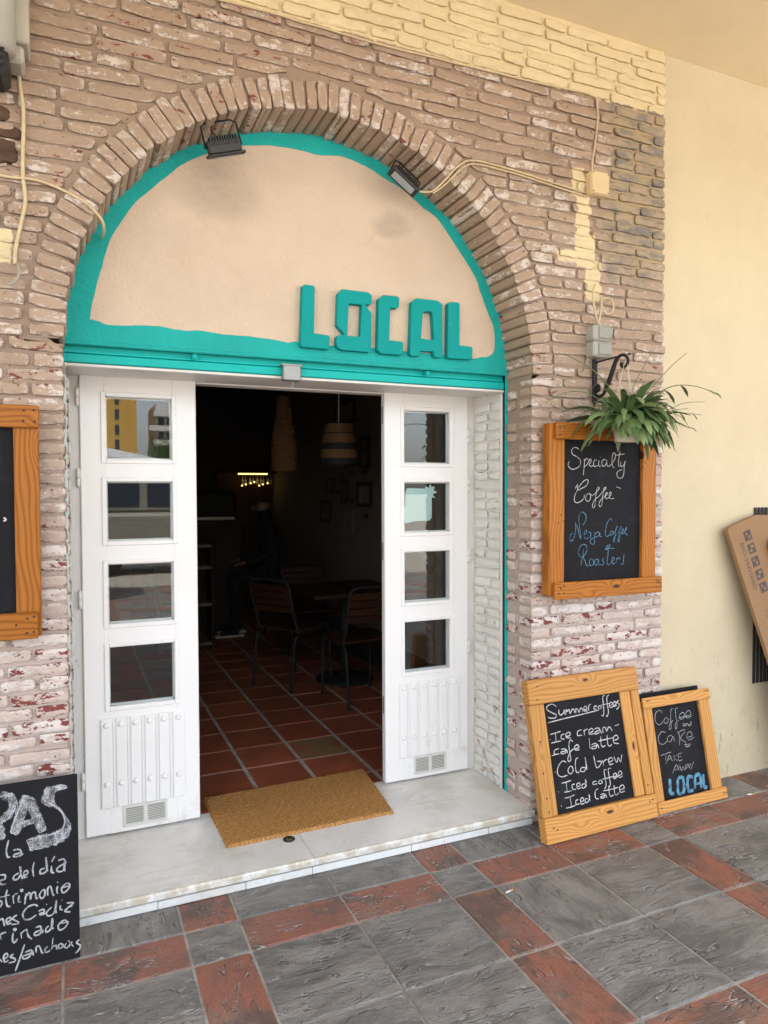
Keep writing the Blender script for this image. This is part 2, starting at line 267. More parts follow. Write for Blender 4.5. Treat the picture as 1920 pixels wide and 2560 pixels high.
# ------------------------------------------------------------------ mesh helpers
def thing(name, label=None, cat=None, loc=(0, 0, 0), rot=(0, 0, 0), group=None, parent=None):
    o = bpy.data.objects.new(name, None); COL.objects.link(o); o.empty_display_size = .1
    o.location = loc; o.rotation_euler = rot
    if parent: o.parent = parent
    return tag(o, label, cat, group)
def tag(o, label=None, cat=None, group=None, kind=None):
    if label: o['label'] = label
    if cat: o['category'] = cat
    if group: o['group'] = group
    if kind: o['kind'] = kind
    return o
def origin(p):
    v = Vector((0, 0, 0))
    while p is not None: v += p.location; p = p.parent
    return v
class MB:
    def __init__(s): s.v, s.f, s.c, s.sm = [], [], [], []
    def add(s, vs, fs, col=None, smooth=False):
        n = len(s.v); s.v += [tuple(v) for v in vs]; s.f += [tuple(i + n for i in f) for f in fs]
        s.c += [col or (.5, .5, 0)]*len(vs); s.sm += [smooth]*len(fs)
    def box(s, a, b, bev=0.0, col=None, tf=None):
        x0, y0, z0 = a; x1, y1, z1 = b
        if bev <= 0:
            vs = [(x, y, z) for x in (x0, x1) for y in (y0, y1) for z in (z0, z1)]
            fs = [(0, 1, 3, 2), (4, 6, 7, 5), (0, 4, 5, 1), (2, 3, 7, 6), (0, 2, 6, 4), (1, 5, 7, 3)]
        else:
            bev = min(bev, abs(x1-x0)*.45, abs(y1-y0)*.45, abs(z1-z0)*.45)
            idx = {}; vs = []
            for sx in (0, 1):
                for sy in (0, 1):
                    for sz in (0, 1):
                        cx, cy, cz = (x0, x1)[sx], (y0, y1)[sy], (z0, z1)[sz]
                        ix, iy, iz = (1-2*sx)*bev, (1-2*sy)*bev, (1-2*sz)*bev
                        for a_, vv in (('x', (cx, cy+iy, cz+iz)), ('y', (cx+ix, cy, cz+iz)), ('z', (cx+ix, cy+iy, cz))):
                            idx[(sx, sy, sz, a_)] = len(vs); vs.append(vv)
            I = lambda *q: idx[q]; fs = []
            for q in (0, 1):
                fs.append((I(q,0,0,'x'), I(q,1,0,'x'), I(q,1,1,'x'), I(q,0,1,'x'))[::1 if q else -1])
                fs.append((I(0,q,0,'y'), I(1,q,0,'y'), I(1,q,1,'y'), I(0,q,1,'y'))[::-1 if q else 1])
                fs.append((I(0,0,q,'z'), I(1,0,q,'z'), I(1,1,q,'z'), I(0,1,q,'z'))[::1 if q else -1])
            for a_ in (0, 1):
                for b_ in (0, 1):
                    fs.append((I(0,a_,b_,'y'), I(1,a_,b_,'y'), I(1,a_,b_,'z'), I(0,a_,b_,'z')))
                    fs.append((I(a_,0,b_,'x'), I(a_,1,b_,'x'), I(a_,1,b_,'z'), I(a_,0,b_,'z')))
                    fs.append((I(a_,b_,0,'x'), I(a_,b_,1,'x'), I(a_,b_,1,'y'), I(a_,b_,0,'y')))
                    for c_ in (0, 1): fs.append((I(a_,b_,c_,'x'), I(a_,b_,c_,'y'), I(a_,b_,c_,'z')))
        if tf: vs = [tf(Vector(v)) for v in vs]
        s.add(vs, fs, col)
    def tube(s, pts, r, n=8, col=None, cap=True):
        pts = [Vector(p) for p in pts]; N = len(pts); rs = r if isinstance(r, (list, tuple)) else [r]*N
        vs, fs = [], []; up = Vector((0, 0, 1))
        t0 = (pts[1]-pts[0]).normalized()
        if abs(t0.dot(up)) > .9: up = Vector((1, 0, 0))
        u = t0.cross(up).normalized()
        for i, p in enumerate(pts):
            t = (pts[min(i+1, N-1)]-pts[max(i-1, 0)]).normalized(); u = (u - t*u.dot(t)).normalized(); w = t.cross(u)
            for j in range(n):
                a = 2*math.pi*j/n; vs.append(p + (u*math.cos(a) + w*math.sin(a))*rs[i])
        for i in range(N-1):
            for j in range(n): fs.append((i*n+j, i*n+(j+1) % n, (i+1)*n+(j+1) % n, (i+1)*n+j))
        if cap: fs += [tuple(range(n))[::-1], tuple(range((N-1)*n, N*n))]
        s.add(vs, fs, col, True)
    def lathe(s, prof, c, n=24, axis='z', col=None):
        vs, fs = [], []; N = len(prof)
        for rr, h in prof:
            for j in range(n):
                a = 2*math.pi*j/n; q = (rr*math.cos(a), rr*math.sin(a), h)
                if axis == 'y': q = (q[0], q[2], q[1])
                if axis == 'x': q = (q[2], q[0], q[1])
                vs.append((c[0]+q[0], c[1]+q[1], c[2]+q[2]))
        for i in range(N-1):
            for j in range(n): fs.append((i*n+j, i*n+(j+1) % n, (i+1)*n+(j+1) % n, (i+1)*n+j))
        fs += [tuple(range(n))[::-1], tuple(range((N-1)*n, N*n))]
        s.add(vs, fs, col, True)
    def prism(s, poly, y0, y1, hole=None, bev=0.0):      # polygon in x,z extruded along y (front y0)
        if hole is None:
            n = len(poly)
            if bev > 0:
                cx = sum(q[0] for q in poly)/n; cz = sum(q[1] for q in poly)/n
                ins = inset(poly, bev)
                vs = [(q[0], y0, q[1]) for q in ins] + [(q[0], y0+bev, q[1]) for q in poly] + [(q[0], y1, q[1]) for q in poly]
                fs = [tuple(range(n))]
                for L in (0, 1):
                    for i in range(n): fs.append((L*n+i, L*n+n+i, L*n+n+(i+1) % n, L*n+(i+1) % n))
                fs.append(tuple(range(2*n, 3*n))[::-1])
            else:
                vs = [(q[0], y0, q[1]) for q in poly] + [(q[0], y1, q[1]) for q in poly]
                fs = [tuple(range(n)), tuple(range(n, 2*n))[::-1]] + [(i, n+i, n+(i+1) % n, (i+1) % n) for i in range(n)]
            s.add(vs, fs)
        else:
            n, h = len(poly), len(hole)
            # bridge each outer point to the nearest-by-parameter hole point
            from mathutils.geometry import tessellate_polygon
            allp = list(poly) + list(hole)
            tris = tessellate_polygon([[Vector((q[0], q[1], 0)) for q in poly], [Vector((q[0], q[1], 0)) for q in hole]])
            T = n + h
            vs = [(q[0], y0, q[1]) for q in allp] + [(q[0], y1, q[1]) for q in allp]
            fs = [tuple(t) for t in tris] + [tuple(i+T for i in t)[::-1] for t in tris]
            fs += [(i, T+i, T+(i+1) % n, (i+1) % n) for i in range(n)]
            fs += [(n+i, n+(i+1) % h, T+n+(i+1) % h, T+n+i) for i in range(h)]
            s.add(vs, fs)
    def build(s, name, mat, parent=None, label=None, local=False, fixn=True):
        me = bpy.data.meshes.new(name); o0 = Vector((0, 0, 0)) if local else origin(parent)
        me.from_pydata([tuple(Vector(v)-o0) for v in s.v], [], s.f); me.update()
        if fixn:
            import bmesh
            bm = bmesh.new(); bm.from_mesh(me); bmesh.ops.recalc_face_normals(bm, faces=bm.faces); bm.to_mesh(me); bm.free()
        a = me.color_attributes.new('tint', 'FLOAT_COLOR', 'POINT')
        a.data.foreach_set('color', [q for c in s.c for q in (*c, 1.0)])
        me.polygons.foreach_set('use_smooth', s.sm)
        me.materials.append(M[mat]); o = bpy.data.objects.new(name, me); COL.objects.link(o)
        if parent: o.parent = parent
        if label: o['label'] = label
        return o
def inset(poly, d):
    n = len(poly); ar = sum(poly[i][0]*poly[(i+1) % n][1]-poly[(i+1) % n][0]*poly[i][1] for i in range(n)); sg = 1 if ar > 0 else -1
    out = []
    for i in range(n):
        a, b_, c_ = Vector(poly[i-1]), Vector(poly[i]), Vector(poly[(i+1) % n])
        e1, e2 = (b_-a).normalized(), (c_-b_).normalized(); n1 = Vector((-e1.y, e1.x))*sg; n2 = Vector((-e2.y, e2.x))*sg
        w = n1+n2; w = w/max(.4, w.dot(w)/2) if w.length > 1e-6 else n1
        out.append(tuple(b_ + w*d*(1.0 if w.length < 1.5 else .7)))
    return out
def smooth(pts, n=4):
    P = [Vector(p) for p in pts]
    if len(P) < 3: return P
    out = []
    for i in range(len(P)-1):
        p0, p1, p2, p3 = P[max(i-1, 0)], P[i], P[i+1], P[min(i+2, len(P)-1)]
        for j in range(n):
            t = j/n; out.append(.5*((2*p1) + (p2-p0)*t + (2*p0-5*p1+4*p2-p3)*t*t + (3*p1-p0-3*p2+p3)*t**3))
    out.append(P[-1]); return out
def pairs(s):
    out = []
    for st in s.split(';'):
        v = [float(q)/1000 for q in st.split()]
        if len(v) >= 4: out.append([(v[i], v[i+1]) for i in range(0, len(v), 2)])
    return out
def ribbons(mb, strokes, w, y, seed=1, h=.0006):          # flat chalk strokes lying on a board's face (local x,z; face looks to -y)
    rg = random.Random(seed)
    for st in strokes:
        P = smooth([(q[0], q[1], 0) for q in st], 5); N = len(P); vs, fs = [], []; y -= .00004
        if not isinstance(w, (int, float)): ws = w
        for i, q in enumerate(P):
            t = P[min(i+1, N-1)]-P[max(i-1, 0)]
            if t.length < 1e-7: t = Vector((1, 0, 0))
            t.normalize(); nn = Vector((-t.y, t.x)); e = min(1.0, .65 + .35*min(i, N-1-i)/2.0)
            ww = (w if isinstance(w, (int, float)) else ws[min(len(ws)-1, i//5)] + (ws[min(len(ws)-1, i//5+1)]-ws[min(len(ws)-1, i//5)])*(i % 5)/5)*.5*e*(1.0 + .38*mnoise.noise(Vector((q.x*90, q.y*90, seed))))*rg.uniform(.9, 1.1)
            a = Vector((q.x, q.y))-nn*ww; b_ = Vector((q.x, q.y))+nn*ww
            vs += [(a.x, y-h, a.y), (b_.x, y-h, b_.y)]
        fs = [(2*i, 2*i+1, 2*i+3, 2*i+2) for i in range(N-1)]
        mb.add(vs, fs)

TXT = {
  'hung_white': '162 712 149 720 129 717 120 703 127 687 152 676 169 664 174 648 167 632 147 620 123 616 105 627 100 641 108 653;196 666 197 648 194 616 191 587;196 653 207 668 219 665 219 649 206 634 193 627;222 637 234 649 237 662 231 667 226 655 228 637 237 631 253 637;271 661 260 663 252 649 256 633 267 631 278 637;285 662 283 645 287 632 298 634;292 678 294 676;331 662 316 666 303 654 306 636 318 634 331 650 335 663 334 639 347 632;347 632 370 651 385 675 385 694 376 700 367 683 366 650 371 632 383 627;416 709 409 676 406 647 409 635 421 636;386 688 414 692 444 696;421 657 421 639 432 633 442 645 450 661 443 635 442 610 436 585 420 575 402 581 396 598 409 612 432 618;142 522 157 545 155 524 160 515 177 523 207 536 220 556 215 567 197 562 172 540 150 508 138 480 140 462 155 455 178 463 195 478 197 496;223 500 210 492 205 474 215 462 230 467 236 488 226 500 244 491;245 488 268 504 287 524 283 531 273 520 266 479 263 447 256 430 246 439 253 459 268 475 283 483;283 483 309 508 328 524 324 530 314 516 308 475 304 446 294 436 286 445 296 467 314 479;314 479 332 491 338 501 331 504 324 487 333 474 348 481 361 495 359 507 351 499 350 482 362 474 381 476;394 532 407 529 422 525',
  'hung_blue': '144 360 148 340 143 304 131 277 120 272 113 287 121 305 135 308;146 360 158 336 168 303 178 282 173 319 168 360 165 384 173 403 188 410 203 401 210 383 203 363 192 347;193 299 208 306 213 318 206 321 198 307 201 286 214 280 224 288;224 310 230 312 239 309 237 294 234 281;259 313 259 289 262 264 254 252 240 257 234 269 249 281 270 289;257 349 259 346;290 308 274 311 265 297 270 288 285 292 294 308 293 292 306 289;368 363 361 375 348 368 333 340 328 311 334 291 346 290 357 302;364 315 357 302 362 293 375 300 375 312 364 315;376 301 393 318 403 334 398 335 391 310 387 277 382 259 378 269 388 289 404 301 419 321 427 334 420 332 417 305 417 280 412 260 407 268 414 293 430 300;427 304 441 317 438 325 433 313 438 299 449 308 462 325 459 330 451 312 459 296 470 292;194 228 192 198 184 174 178 149;193 193 175 195 164 211 169 235 184 251 204 252 216 238 211 213 195 194 204 173 217 148 230 152;245 182 232 172 234 152 250 149 257 167 247 182;283 178 267 177 262 159 273 150 283 166 286 179 288 153 300 150;319 184 311 173 320 160 315 150 301 153;347 221 344 192 339 159 347 148 359 154;326 221 340 241 351 247 357 241 334 223 357 229 384 228;363 162 381 170 384 181 374 183 368 162 378 151 393 159;398 182 402 152;400 173 415 181 421 172;448 200 442 172 443 151 425 149',
  'big_white': '162 592 140 606 112 600 106 585 134 566 155 554 148 542 118 544 108 550;175 576 172 558 183 550 200 560 205 572 204 550;210 547 218 571 222 561 234 570 237 549 251 567 262 565 264 548;271 548 274 567 286 562 290 549 303 566 313 562 314 548;317 555 339 559 337 572 324 567 323 551 343 550;348 550 355 573 369 577;404 563 388 565 383 553 401 548;419 565 409 556 418 549 431 555 419 565;462 609 447 603 444 568 440 530 432 513 424 519;487 608 471 597 469 558 468 526 456 508 452 515;428 565 486 568;477 554 500 561 494 572 480 563 484 547 503 550 524 561 516 572 504 561 512 548 526 553;546 575 529 567 543 556 534 540 519 534;103 525 191 531 298 537 412 544;100 449 103 446;104 471 134 473 168 477;137 473 134 433;105 432 135 433 164 434;188 462 169 459 167 444 185 438;193 448 219 452 217 466 197 461 197 444 222 439;291 467 268 464 263 445 290 442;303 465 304 439;304 457 313 464 327 465;331 447 358 451 352 465 333 458 334 441 361 439;366 460 392 462 398 452 372 446 366 437 391 439 400 453 406 434;416 435 420 459 436 456 440 440 455 457 467 452 474 435;494 458 521 461;98 376 120 377;144 401 120 398 115 381 143 378;156 396 180 395 179 386 154 384 157 376 178 377 188 389 190 373;230 421 216 430 204 410 203 374 204 343 191 335 188 351 210 379 232 388;234 386 260 390 254 403 236 396 238 381 262 380;328 422 325 373;337 391 362 394 365 384 339 381 338 372 360 372 372 386 378 369;399 421 395 383 405 371 419 377;439 422 435 380 446 369 461 376;380 402 431 403 475 405;471 391 503 396 497 413 476 406 474 380 503 373;104 303 106 299;175 335 153 343 124 319 119 289 140 275 173 277;194 314 179 298 188 280 208 290 206 309 194 314;247 344 232 338 224 303 228 280 245 281;280 294 259 297 251 283 272 279 287 299 288 340 290 282;340 339 346 286 368 289 381 306 355 311;387 312 393 284;390 300 403 309 419 311;423 295 451 302 444 315 426 309 428 286 452 286;461 317 473 288 486 308 498 287 511 319;108 214 111 211;133 247 160 248 189 251;160 247 158 207;142 206 159 205 184 206;207 232 191 229 192 211 210 208;217 217 238 221 232 233 218 227 220 208 241 210;266 223 249 222 247 207 263 208 274 227 271 241 272 208;336 223 316 223 314 212 338 211;356 226 346 215 356 208 371 214 357 226;405 265 389 263 390 221 388 193 375 181;433 267 415 265 415 223 415 195 401 183;372 226 406 227 441 228;439 224 462 229 455 241 441 234 444 217 468 225 494 232 488 246 473 238 475 218 497 221;113 152 116 148;139 180 169 180 197 185;169 180 172 141;139 136 171 136 196 139;215 161 200 158 199 143 219 141;227 149 246 152 241 165 228 159 229 138 251 140;269 155 257 156 253 142 267 141 282 159 279 173 281 140;338 190 318 177 317 149 334 144;347 160 368 161 369 153 348 150 349 144 367 144 377 156 382 140;403 192 401 157 407 142 425 146;436 189 433 151 442 142 458 150;367 174 412 173 460 175;464 160 495 166 488 181 468 173 469 150 496 152',
  'small_white': '137 469 125 485 95 476 85 440 102 417 126 421 138 435;154 445 141 426 158 416 174 432 159 445;219 480 201 480 189 433 184 393 170 384 177 408 203 425;248 481 231 477 227 435 226 394 213 381 217 406 245 422;245 431 287 437 280 455 253 445 259 423 293 432 332 438 324 460 300 449 302 425 336 430;265 397 283 398 282 388 265 389 286 390;288 385 290 395 302 394 303 385;320 390 309 390 309 382 321 385 325 404 324 383;142 372 118 380 91 359 90 330 115 318 142 329;180 354 154 350 147 330 168 325 187 347 193 323;223 368 232 339 224 299;228 358 247 367 280 369;275 359 237 331 270 306;279 328 318 331 313 353 290 348 281 328 299 314 331 323;266 302 268 284 279 284;257 295 280 295;289 296 281 288 286 282 296 290 289 296;87 267 125 271 160 274;122 270 116 223;125 230 145 260 160 228;134 241 156 243;173 258 172 226;198 255 174 242 196 226;206 258 204 225 227 226;205 243 223 243;206 258 230 258;150 170 182 208 196 176;163 183 191 186;204 201 212 174 226 193 235 173 247 201;244 175 260 199 273 174;253 184 268 185;273 200 284 187;303 205 274 167',
  'small_blue': '126 148 122 111 118 80 143 76;179 139 214 138 208 73 170 72 179 139;284 131 248 133 241 71 274 68;286 72 301 131 333 130 330 69;292 95 333 93;358 133 351 71 374 70',
  'tapas_white': '286 424 279 392 283 370 291 369;300 388 317 388 324 376 305 374 302 367 319 366 330 372;260 317 274 314 275 302 261 298 261 288 278 284;316 312 302 305 301 294 314 294 323 312 320 332 323 307 328 290;332 300 344 305 341 314 332 310 334 294 344 295;364 337 359 316 362 291;397 311 383 308 383 296 397 297 403 310 400 346 402 316 406 299;417 314 418 293 426 291;428 344 418 327;439 327 455 329 461 316 443 308 434 300 439 291 455 293 459 321 459 288;260 237 266 227 260 215;281 266 277 239 282 214 291 212;260 246 289 248;298 244 301 218;299 237 304 246 313 248;317 240 315 222 323 220;325 259 322 256 326 251 328 255 325 259;334 208 338 239 341 235 349 242 352 220 356 238 366 239 369 219 375 221;387 241 379 227 387 215 396 226 395 241 387 241;405 220 405 243 414 248 420 224 425 216;436 245 433 231 436 220;435 259 437 255;464 249 448 234 454 219 470 229 474 243 464 249;451 236 470 238;260 175 268 177 273 154;279 162 292 169 289 177 279 172 282 158 294 159;311 180 297 172 314 157 311 152 294 154;374 193 363 201 342 197 328 179 334 161 350 158 369 167;376 177 390 180 393 170 380 169 383 164 398 166;400 195 402 192;417 181 401 169 404 156 420 158 429 175 431 197 428 175 431 158;444 181 443 169 451 165;432 200 433 198;448 198 450 196;464 184 485 180 466 167 458 158 475 153;466 169 482 170;260 133 263 114;260 127 267 133 278 133;299 127 297 106 303 95 312 106;304 140 301 137 305 133 307 136 304 140;322 122 324 103;322 118 338 128 344 107 355 94;367 127 380 129 382 117 364 112 365 103 380 105 386 118 389 103;407 124 398 116 399 106 411 110 419 127 418 145 416 122 421 110;456 132 437 120 440 103 456 106 466 120 456 132;447 122 469 123;260 55 266 44;271 52 283 58 279 68 271 61 274 43 285 46;301 61 290 55 305 44 302 37 286 37;333 83 319 43 305 7;334 58 353 60 352 51 329 47 331 38 347 41 356 56 359 42;368 49 368 65 378 66 385 45 390 44;403 60 394 52 399 42 410 46;420 84 415 47;415 53 428 57 431 43;443 60 435 52 441 44 451 51 443 60;461 56 455 47 464 41 480 57;467 63 483 40;503 58 493 50 505 38 498 24 488 17',
  'tapas_big': '263 566 278 570 293 561 300 540 294 519 279 501 261 491;257 487 263 461 266 429;341 561 324 507 304 440;350 551 368 496 392 431;321 466 343 470 369 473;471 567 443 570 418 561 408 545 414 527 430 511 448 492 463 466 469 442 463 421 441 405 410 400 379 399 347 396',
  'tapas_outline': '393 547 396 535 411 524 430 510 447 492 457 474 461 450 454 432 438 422 410 417 379 415 341 414;341 414 352 383;335 563 321 527 291 449;291 449 310 436;260 569 278 573 290 564',
  'tymp': '74 2279 92 2371 131 2519 163 2614 246 2753 309 2818 363 2873 446 2949 521 2995 597 3034 675 3062 755 3079 836 3090 939 3092 1024 3087 1133 3101 1245 3076 1336 3040 1430 3003 1526 2943 1624 2883 1807 2663 1845 2583 1881 2501 1910 2442 1925 2401 1927 2302 1896 2268 1853 2260 1810 2252 1643 2254 1443 2258 1278 2261 1077 2254 920 2261 874 2252 829 2259 707 2265 590 2265 494 2272 438 2266 311 2275 153 2263 111 2275',
  'let_L': '941 2503 981 2503 988 2497 983 2296 1048 2293 1056 2287 1053 2238 1046 2231 929 2233 921 2240 932 2496',
  'let_O': '1115 2502 1242 2501 1258 2489 1257 2455 1251 2447 1224 2447 1256 2409 1253 2243 1245 2234 1114 2234 1093 2244 1086 2258 1088 2288 1096 2297 1127 2303 1090 2341 1096 2482;1146 2443 1138 2298 1201 2298 1210 2443',
  'let_C': '1317 2498 1387 2499 1396 2493 1395 2454 1386 2445 1350 2443 1344 2295 1407 2294 1415 2288 1413 2240 1405 2232 1306 2231 1285 2245 1292 2478',
  'let_A': '1482 2500 1594 2501 1619 2485 1621 2247 1613 2236 1579 2235 1572 2261 1504 2259 1501 2236 1458 2233 1449 2240 1459 2481;1517 2442 1506 2317 1560 2313 1576 2320 1568 2437 1559 2447',
  'let_L2': '1661 2502 1705 2505 1714 2498 1713 2301 1778 2299 1786 2292 1784 2247 1774 2238 1657 2235 1647 2241 1652 2494',
}
# ------------------------------------------------------------------ the building
YF = 2.82; YT = 3.03; YD = 3.345; ZS = 0.078        # wall face, arch panel, door face (all along +Y); top of the step
CX, CZ, RA, RO = 0.99, 2.155, 1.01, 1.128
XL, XR, XE = -0.02, 2.0, 2.82
cafe = thing('cafe_building', 'cafe front of painted beige brick with an arched turquoise sign panel', 'building', (0.99, YF, 0))

def brick(mb, L, H, D, tf, rg, tintb=1.0, rough=1.0, nx=None):
    """rounded, uneven brick: local s along length 0..L, t up 0..H, d into the wall; tf maps (s,t,d) to the world"""
    e = min(.0034*rough, H*.12); nu = nx or max(3, int(L/.017)); nv = 4
    us = [0, e] + [e + (L-2*e)*i/nu for i in range(1, nu)] + [L-e, L]
    vs_ = [0, e] + [e + (H-2*e)*i/nv for i in range(1, nv)] + [H-e, H]
    so = Vector((rg.uniform(0, 90), rg.uniform(0, 90), rg.uniform(0, 90))); NU, NV = len(us), len(vs_)
    rc = H*rg.uniform(.06, .22)*rough; tw = rg.uniform(-.035, .035)*rough; tz = rg.uniform(-.12, .12)*rough; tilt = rg.uniform(-.006, .006)*rough
    chips = [(rg.uniform(0, L), rg.choice((0, H)), rg.uniform(.008, .022), rg.uniform(.003, .009)) for _ in range(rg.choice((0, 0, 1, 1, 2, 3)))] if rough < 2 else []
    P, F = [], []
    nz = lambda a, b, f: mnoise.noise(so + Vector((a*f, b*f, 0)))
    for i, u in enumerate(us):
        for j, v in enumerate(vs_):
            edge = (i in (0, NU-1)) or (j in (0, NV-1)); ax = abs(2*u/L-1)**(L/H*2.0); az = abs(2*v/H-1)
            s_ = u; t_ = v
            cu = min(u, L-u); 
            if cu < rc: 
                kf = 1-cu/rc; t_ = H/2 + (v-H/2)*(1-.55*kf*kf)
            if edge: s_ += (nz(u, v, 55)*.0028+nz(u, v+9, 160)*.0015)*rough; t_ += (nz(v+3, u, 45)*.0030+nz(v, u+9, 150)*.0016)*rough
            elif i in (1, NU-2) or j in (1, NV-2): s_ += nz(u, v, 55)*.0018*rough; t_ += nz(v+3, u, 45)*.002*rough
            t_ += nz(u, 7, 14)*.0022*rough
            d_ = nz(u, v, 22)*.0032*rough + nz(u+5, v, 70)*.0011*rough + tilt*(u/L-.5) + tz*(v-H/2)
            if edge: d_ += e*1.1
            for cu_, cv_, cr_, cd_ in chips:
                q_ = math.hypot(u-cu_, v-cv_)/cr_
                if q_ < 1: d_ += cd_*(1-q_*q_); t_ += (H/2-v)*.25*(1-q_)
            P.append(tf(s_, t_ + tw*(u-L/2), d_))
    col = (rg.random(), rg.random(), tintb)
    for i in range(NU-1):
        for j in range(NV-1): F.append((i*NV+j, (i+1)*NV+j, (i+1)*NV+j+1, i*NV+j+1))
    ring = [(i, 0) for i in range(NU)] + [(NU-1, j) for j in range(1, NV)] + [(i, NV-1) for i in range(NU-2, -1, -1)] + [(0, j) for j in range(NV-2, 0, -1)]
    n0 = len(P); prev = [i*NV+j for i, j in ring]
    for dd in (e*2.2, D):
        cur = []
        for i, j in ring:
            u, v = us[i], vs_[j]; cu = min(u, L-u); t_ = v
            if cu < rc: t_ = H/2 + (v-H/2)*(1-.55*(1-cu/rc)**2)
            s2 = u + nz(u, v, 55)*.0025*rough; t2 = t_ + nz(v+3, u, 45)*.003*rough + nz(u, 7, 14)*.0022*rough
            cur.append(len(P)); P.append(tf(s2, t2 + tw*(u-L/2), dd))
        for q in range(len(ring)): F.append((prev[q], prev[(q+1) % len(ring)], cur[(q+1) % len(ring)], cur[q]))
        prev = cur
    mb.add(P, F, col, True)

def push(x, z, r):
    dx, dz = x-CX, z-CZ; q = math.hypot(dx, dz)
    if dz > -.02 and q < r and q > 1e-6: return CX+dx/q*r, CZ+dz/q*r
    return x, z

rg = random.Random(11); wall = MB(); PITCH = .0525; HB = .0418
def put(x0, x1, zb, h, dpt=.10):
    if x1-x0 < .03: return
    zm = zb+h/2
    xs = [(x0 + (x1-x0)*f) for f in (0.02, .25, .5, .75, .98)]
    ins = [math.hypot(q-CX, zm-CZ) < RO+.004 and zm > CZ-.02 for q in xs]
    if sum(ins) >= 4: return
    yo = rg.uniform(-.004, .004)
    ang = rg.uniform(-.003, .003)
    def tf(s_, t_, d_):
        X, Z = push(x0+s_, zb+t_+ang, RO+.012 + .004*math.sin(s_*40)); return (X, YF-.004+yo+d_, Z)
    brick(wall, x1-x0, h*rg.uniform(.9, 1.06), dpt, tf, rg)
def run(xa, xb, zb, h, off, first=None, rev=False):
    """bricks from xa to xb; rev lays them outward from xb"""
    pos = 0; tot = xb-xa; i = 0
    while pos < tot-.02:
        L = (first if (i == 0 and first) else rg.choice((.25, .26, .27, .26, .13) if i else (off, off)))
        L *= rg.uniform(.94, 1.06); L = min(L, tot-pos)
        if tot-pos-L < .05: L = tot-pos
        a = pos; b_ = pos+L-.011-rg.uniform(0, .006); pos += L; i += 1
        if pos >= tot-.001: b_ = tot
        (put(xb-b_, xb-a, zb, h) if rev else put(xa+a, xa+b_, zb, h))
nrow = int(3.87/PITCH)
for i in range(nrow):
    zb = i*PITCH+.006; h = HB if i else HB+.0; zm = zb+h/2
    if zb+h > 3.85: h = 3.85-zb
    off = .26 if i % 2 else .135
    if zm < CZ-.01:
        run(-1.3, XL, zb, h, .13, first=(.115 if i % 2 else .20), rev=True)
        run(XR, XE + rg.uniform(-.004, .010), zb, h, .13, first=(.115 if i % 2 else .19))
        for sx, x0 in ((0, XL), (1, XR)):                  # second leaf of the jamb, behind the face bricks
            if i % 3 == 1: continue
            def tf(s_, t_, d_, x0=x0, sx=sx, zb=zb):
                return ((x0+.003-d_) if not sx else (x0-.003+d_), YF+.128+s_ if sx else YF+.205-s_, zb+t_)
            brick(wall, .076, h, .03, tf, rg, nx=3)
    elif zm < CZ+RO+.01:
        w = math.sqrt(max(0, (RO+.012)**2-(zm-CZ)**2))
        run(-1.3, CX-w, zb, h, off, first=rg.choice((.14, .22, .26)), rev=True)
        run(CX+w, XE + rg.uniform(-.004, .010), zb, h, off, first=rg.choice((.14, .2, .26)))
    else:
        run(-1.3, XE + rg.uniform(-.004, .010), zb, h, off)
# mortar bed
def mort(x0, x1, z0, z1, st=.03):
    nx = max(1, int((x1-x0)/st)); nz_ = max(1, int((z1-z0)/st)); vs, fs = [], []
    for i in range(nx+1):
        for j in range(nz_+1):
            x = x0+(x1-x0)*i/nx; z = z0+(z1-z0)*j/nz_; X, Z = push(x, z, RA+.05)
            vs.append((X, YF+.0068+.0032*mnoise.noise(Vector((x*14, z*26, 3.3)))+.002*mnoise.noise(Vector((x*60, z*60, 1.3))), Z))
    for i in range(nx):
        for j in range(nz_):
            a = i*(nz_+1)+j; q = [a, a+nz_+1, a+nz_+2, a+1]
            cx = x0+(x1-x0)*(i+.5)/nx; cz = z0+(z1-z0)*(j+.5)/nz_
            if math.hypot(cx-CX, cz-CZ) < RA+.02 and cz > CZ: continue
            fs.append(q)
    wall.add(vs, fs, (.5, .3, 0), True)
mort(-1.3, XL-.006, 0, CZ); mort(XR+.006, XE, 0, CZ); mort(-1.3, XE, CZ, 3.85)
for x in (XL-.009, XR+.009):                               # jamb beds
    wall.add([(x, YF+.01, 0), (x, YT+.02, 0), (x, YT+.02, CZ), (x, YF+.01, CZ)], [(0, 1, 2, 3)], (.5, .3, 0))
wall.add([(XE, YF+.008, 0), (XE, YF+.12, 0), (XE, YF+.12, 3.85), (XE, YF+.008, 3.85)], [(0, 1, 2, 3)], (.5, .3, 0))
wall.build('brick_wall', 'brick', cafe, 'beige painted brickwork worn to red and white near the ground, with brighter light tinted in', fixn=False)

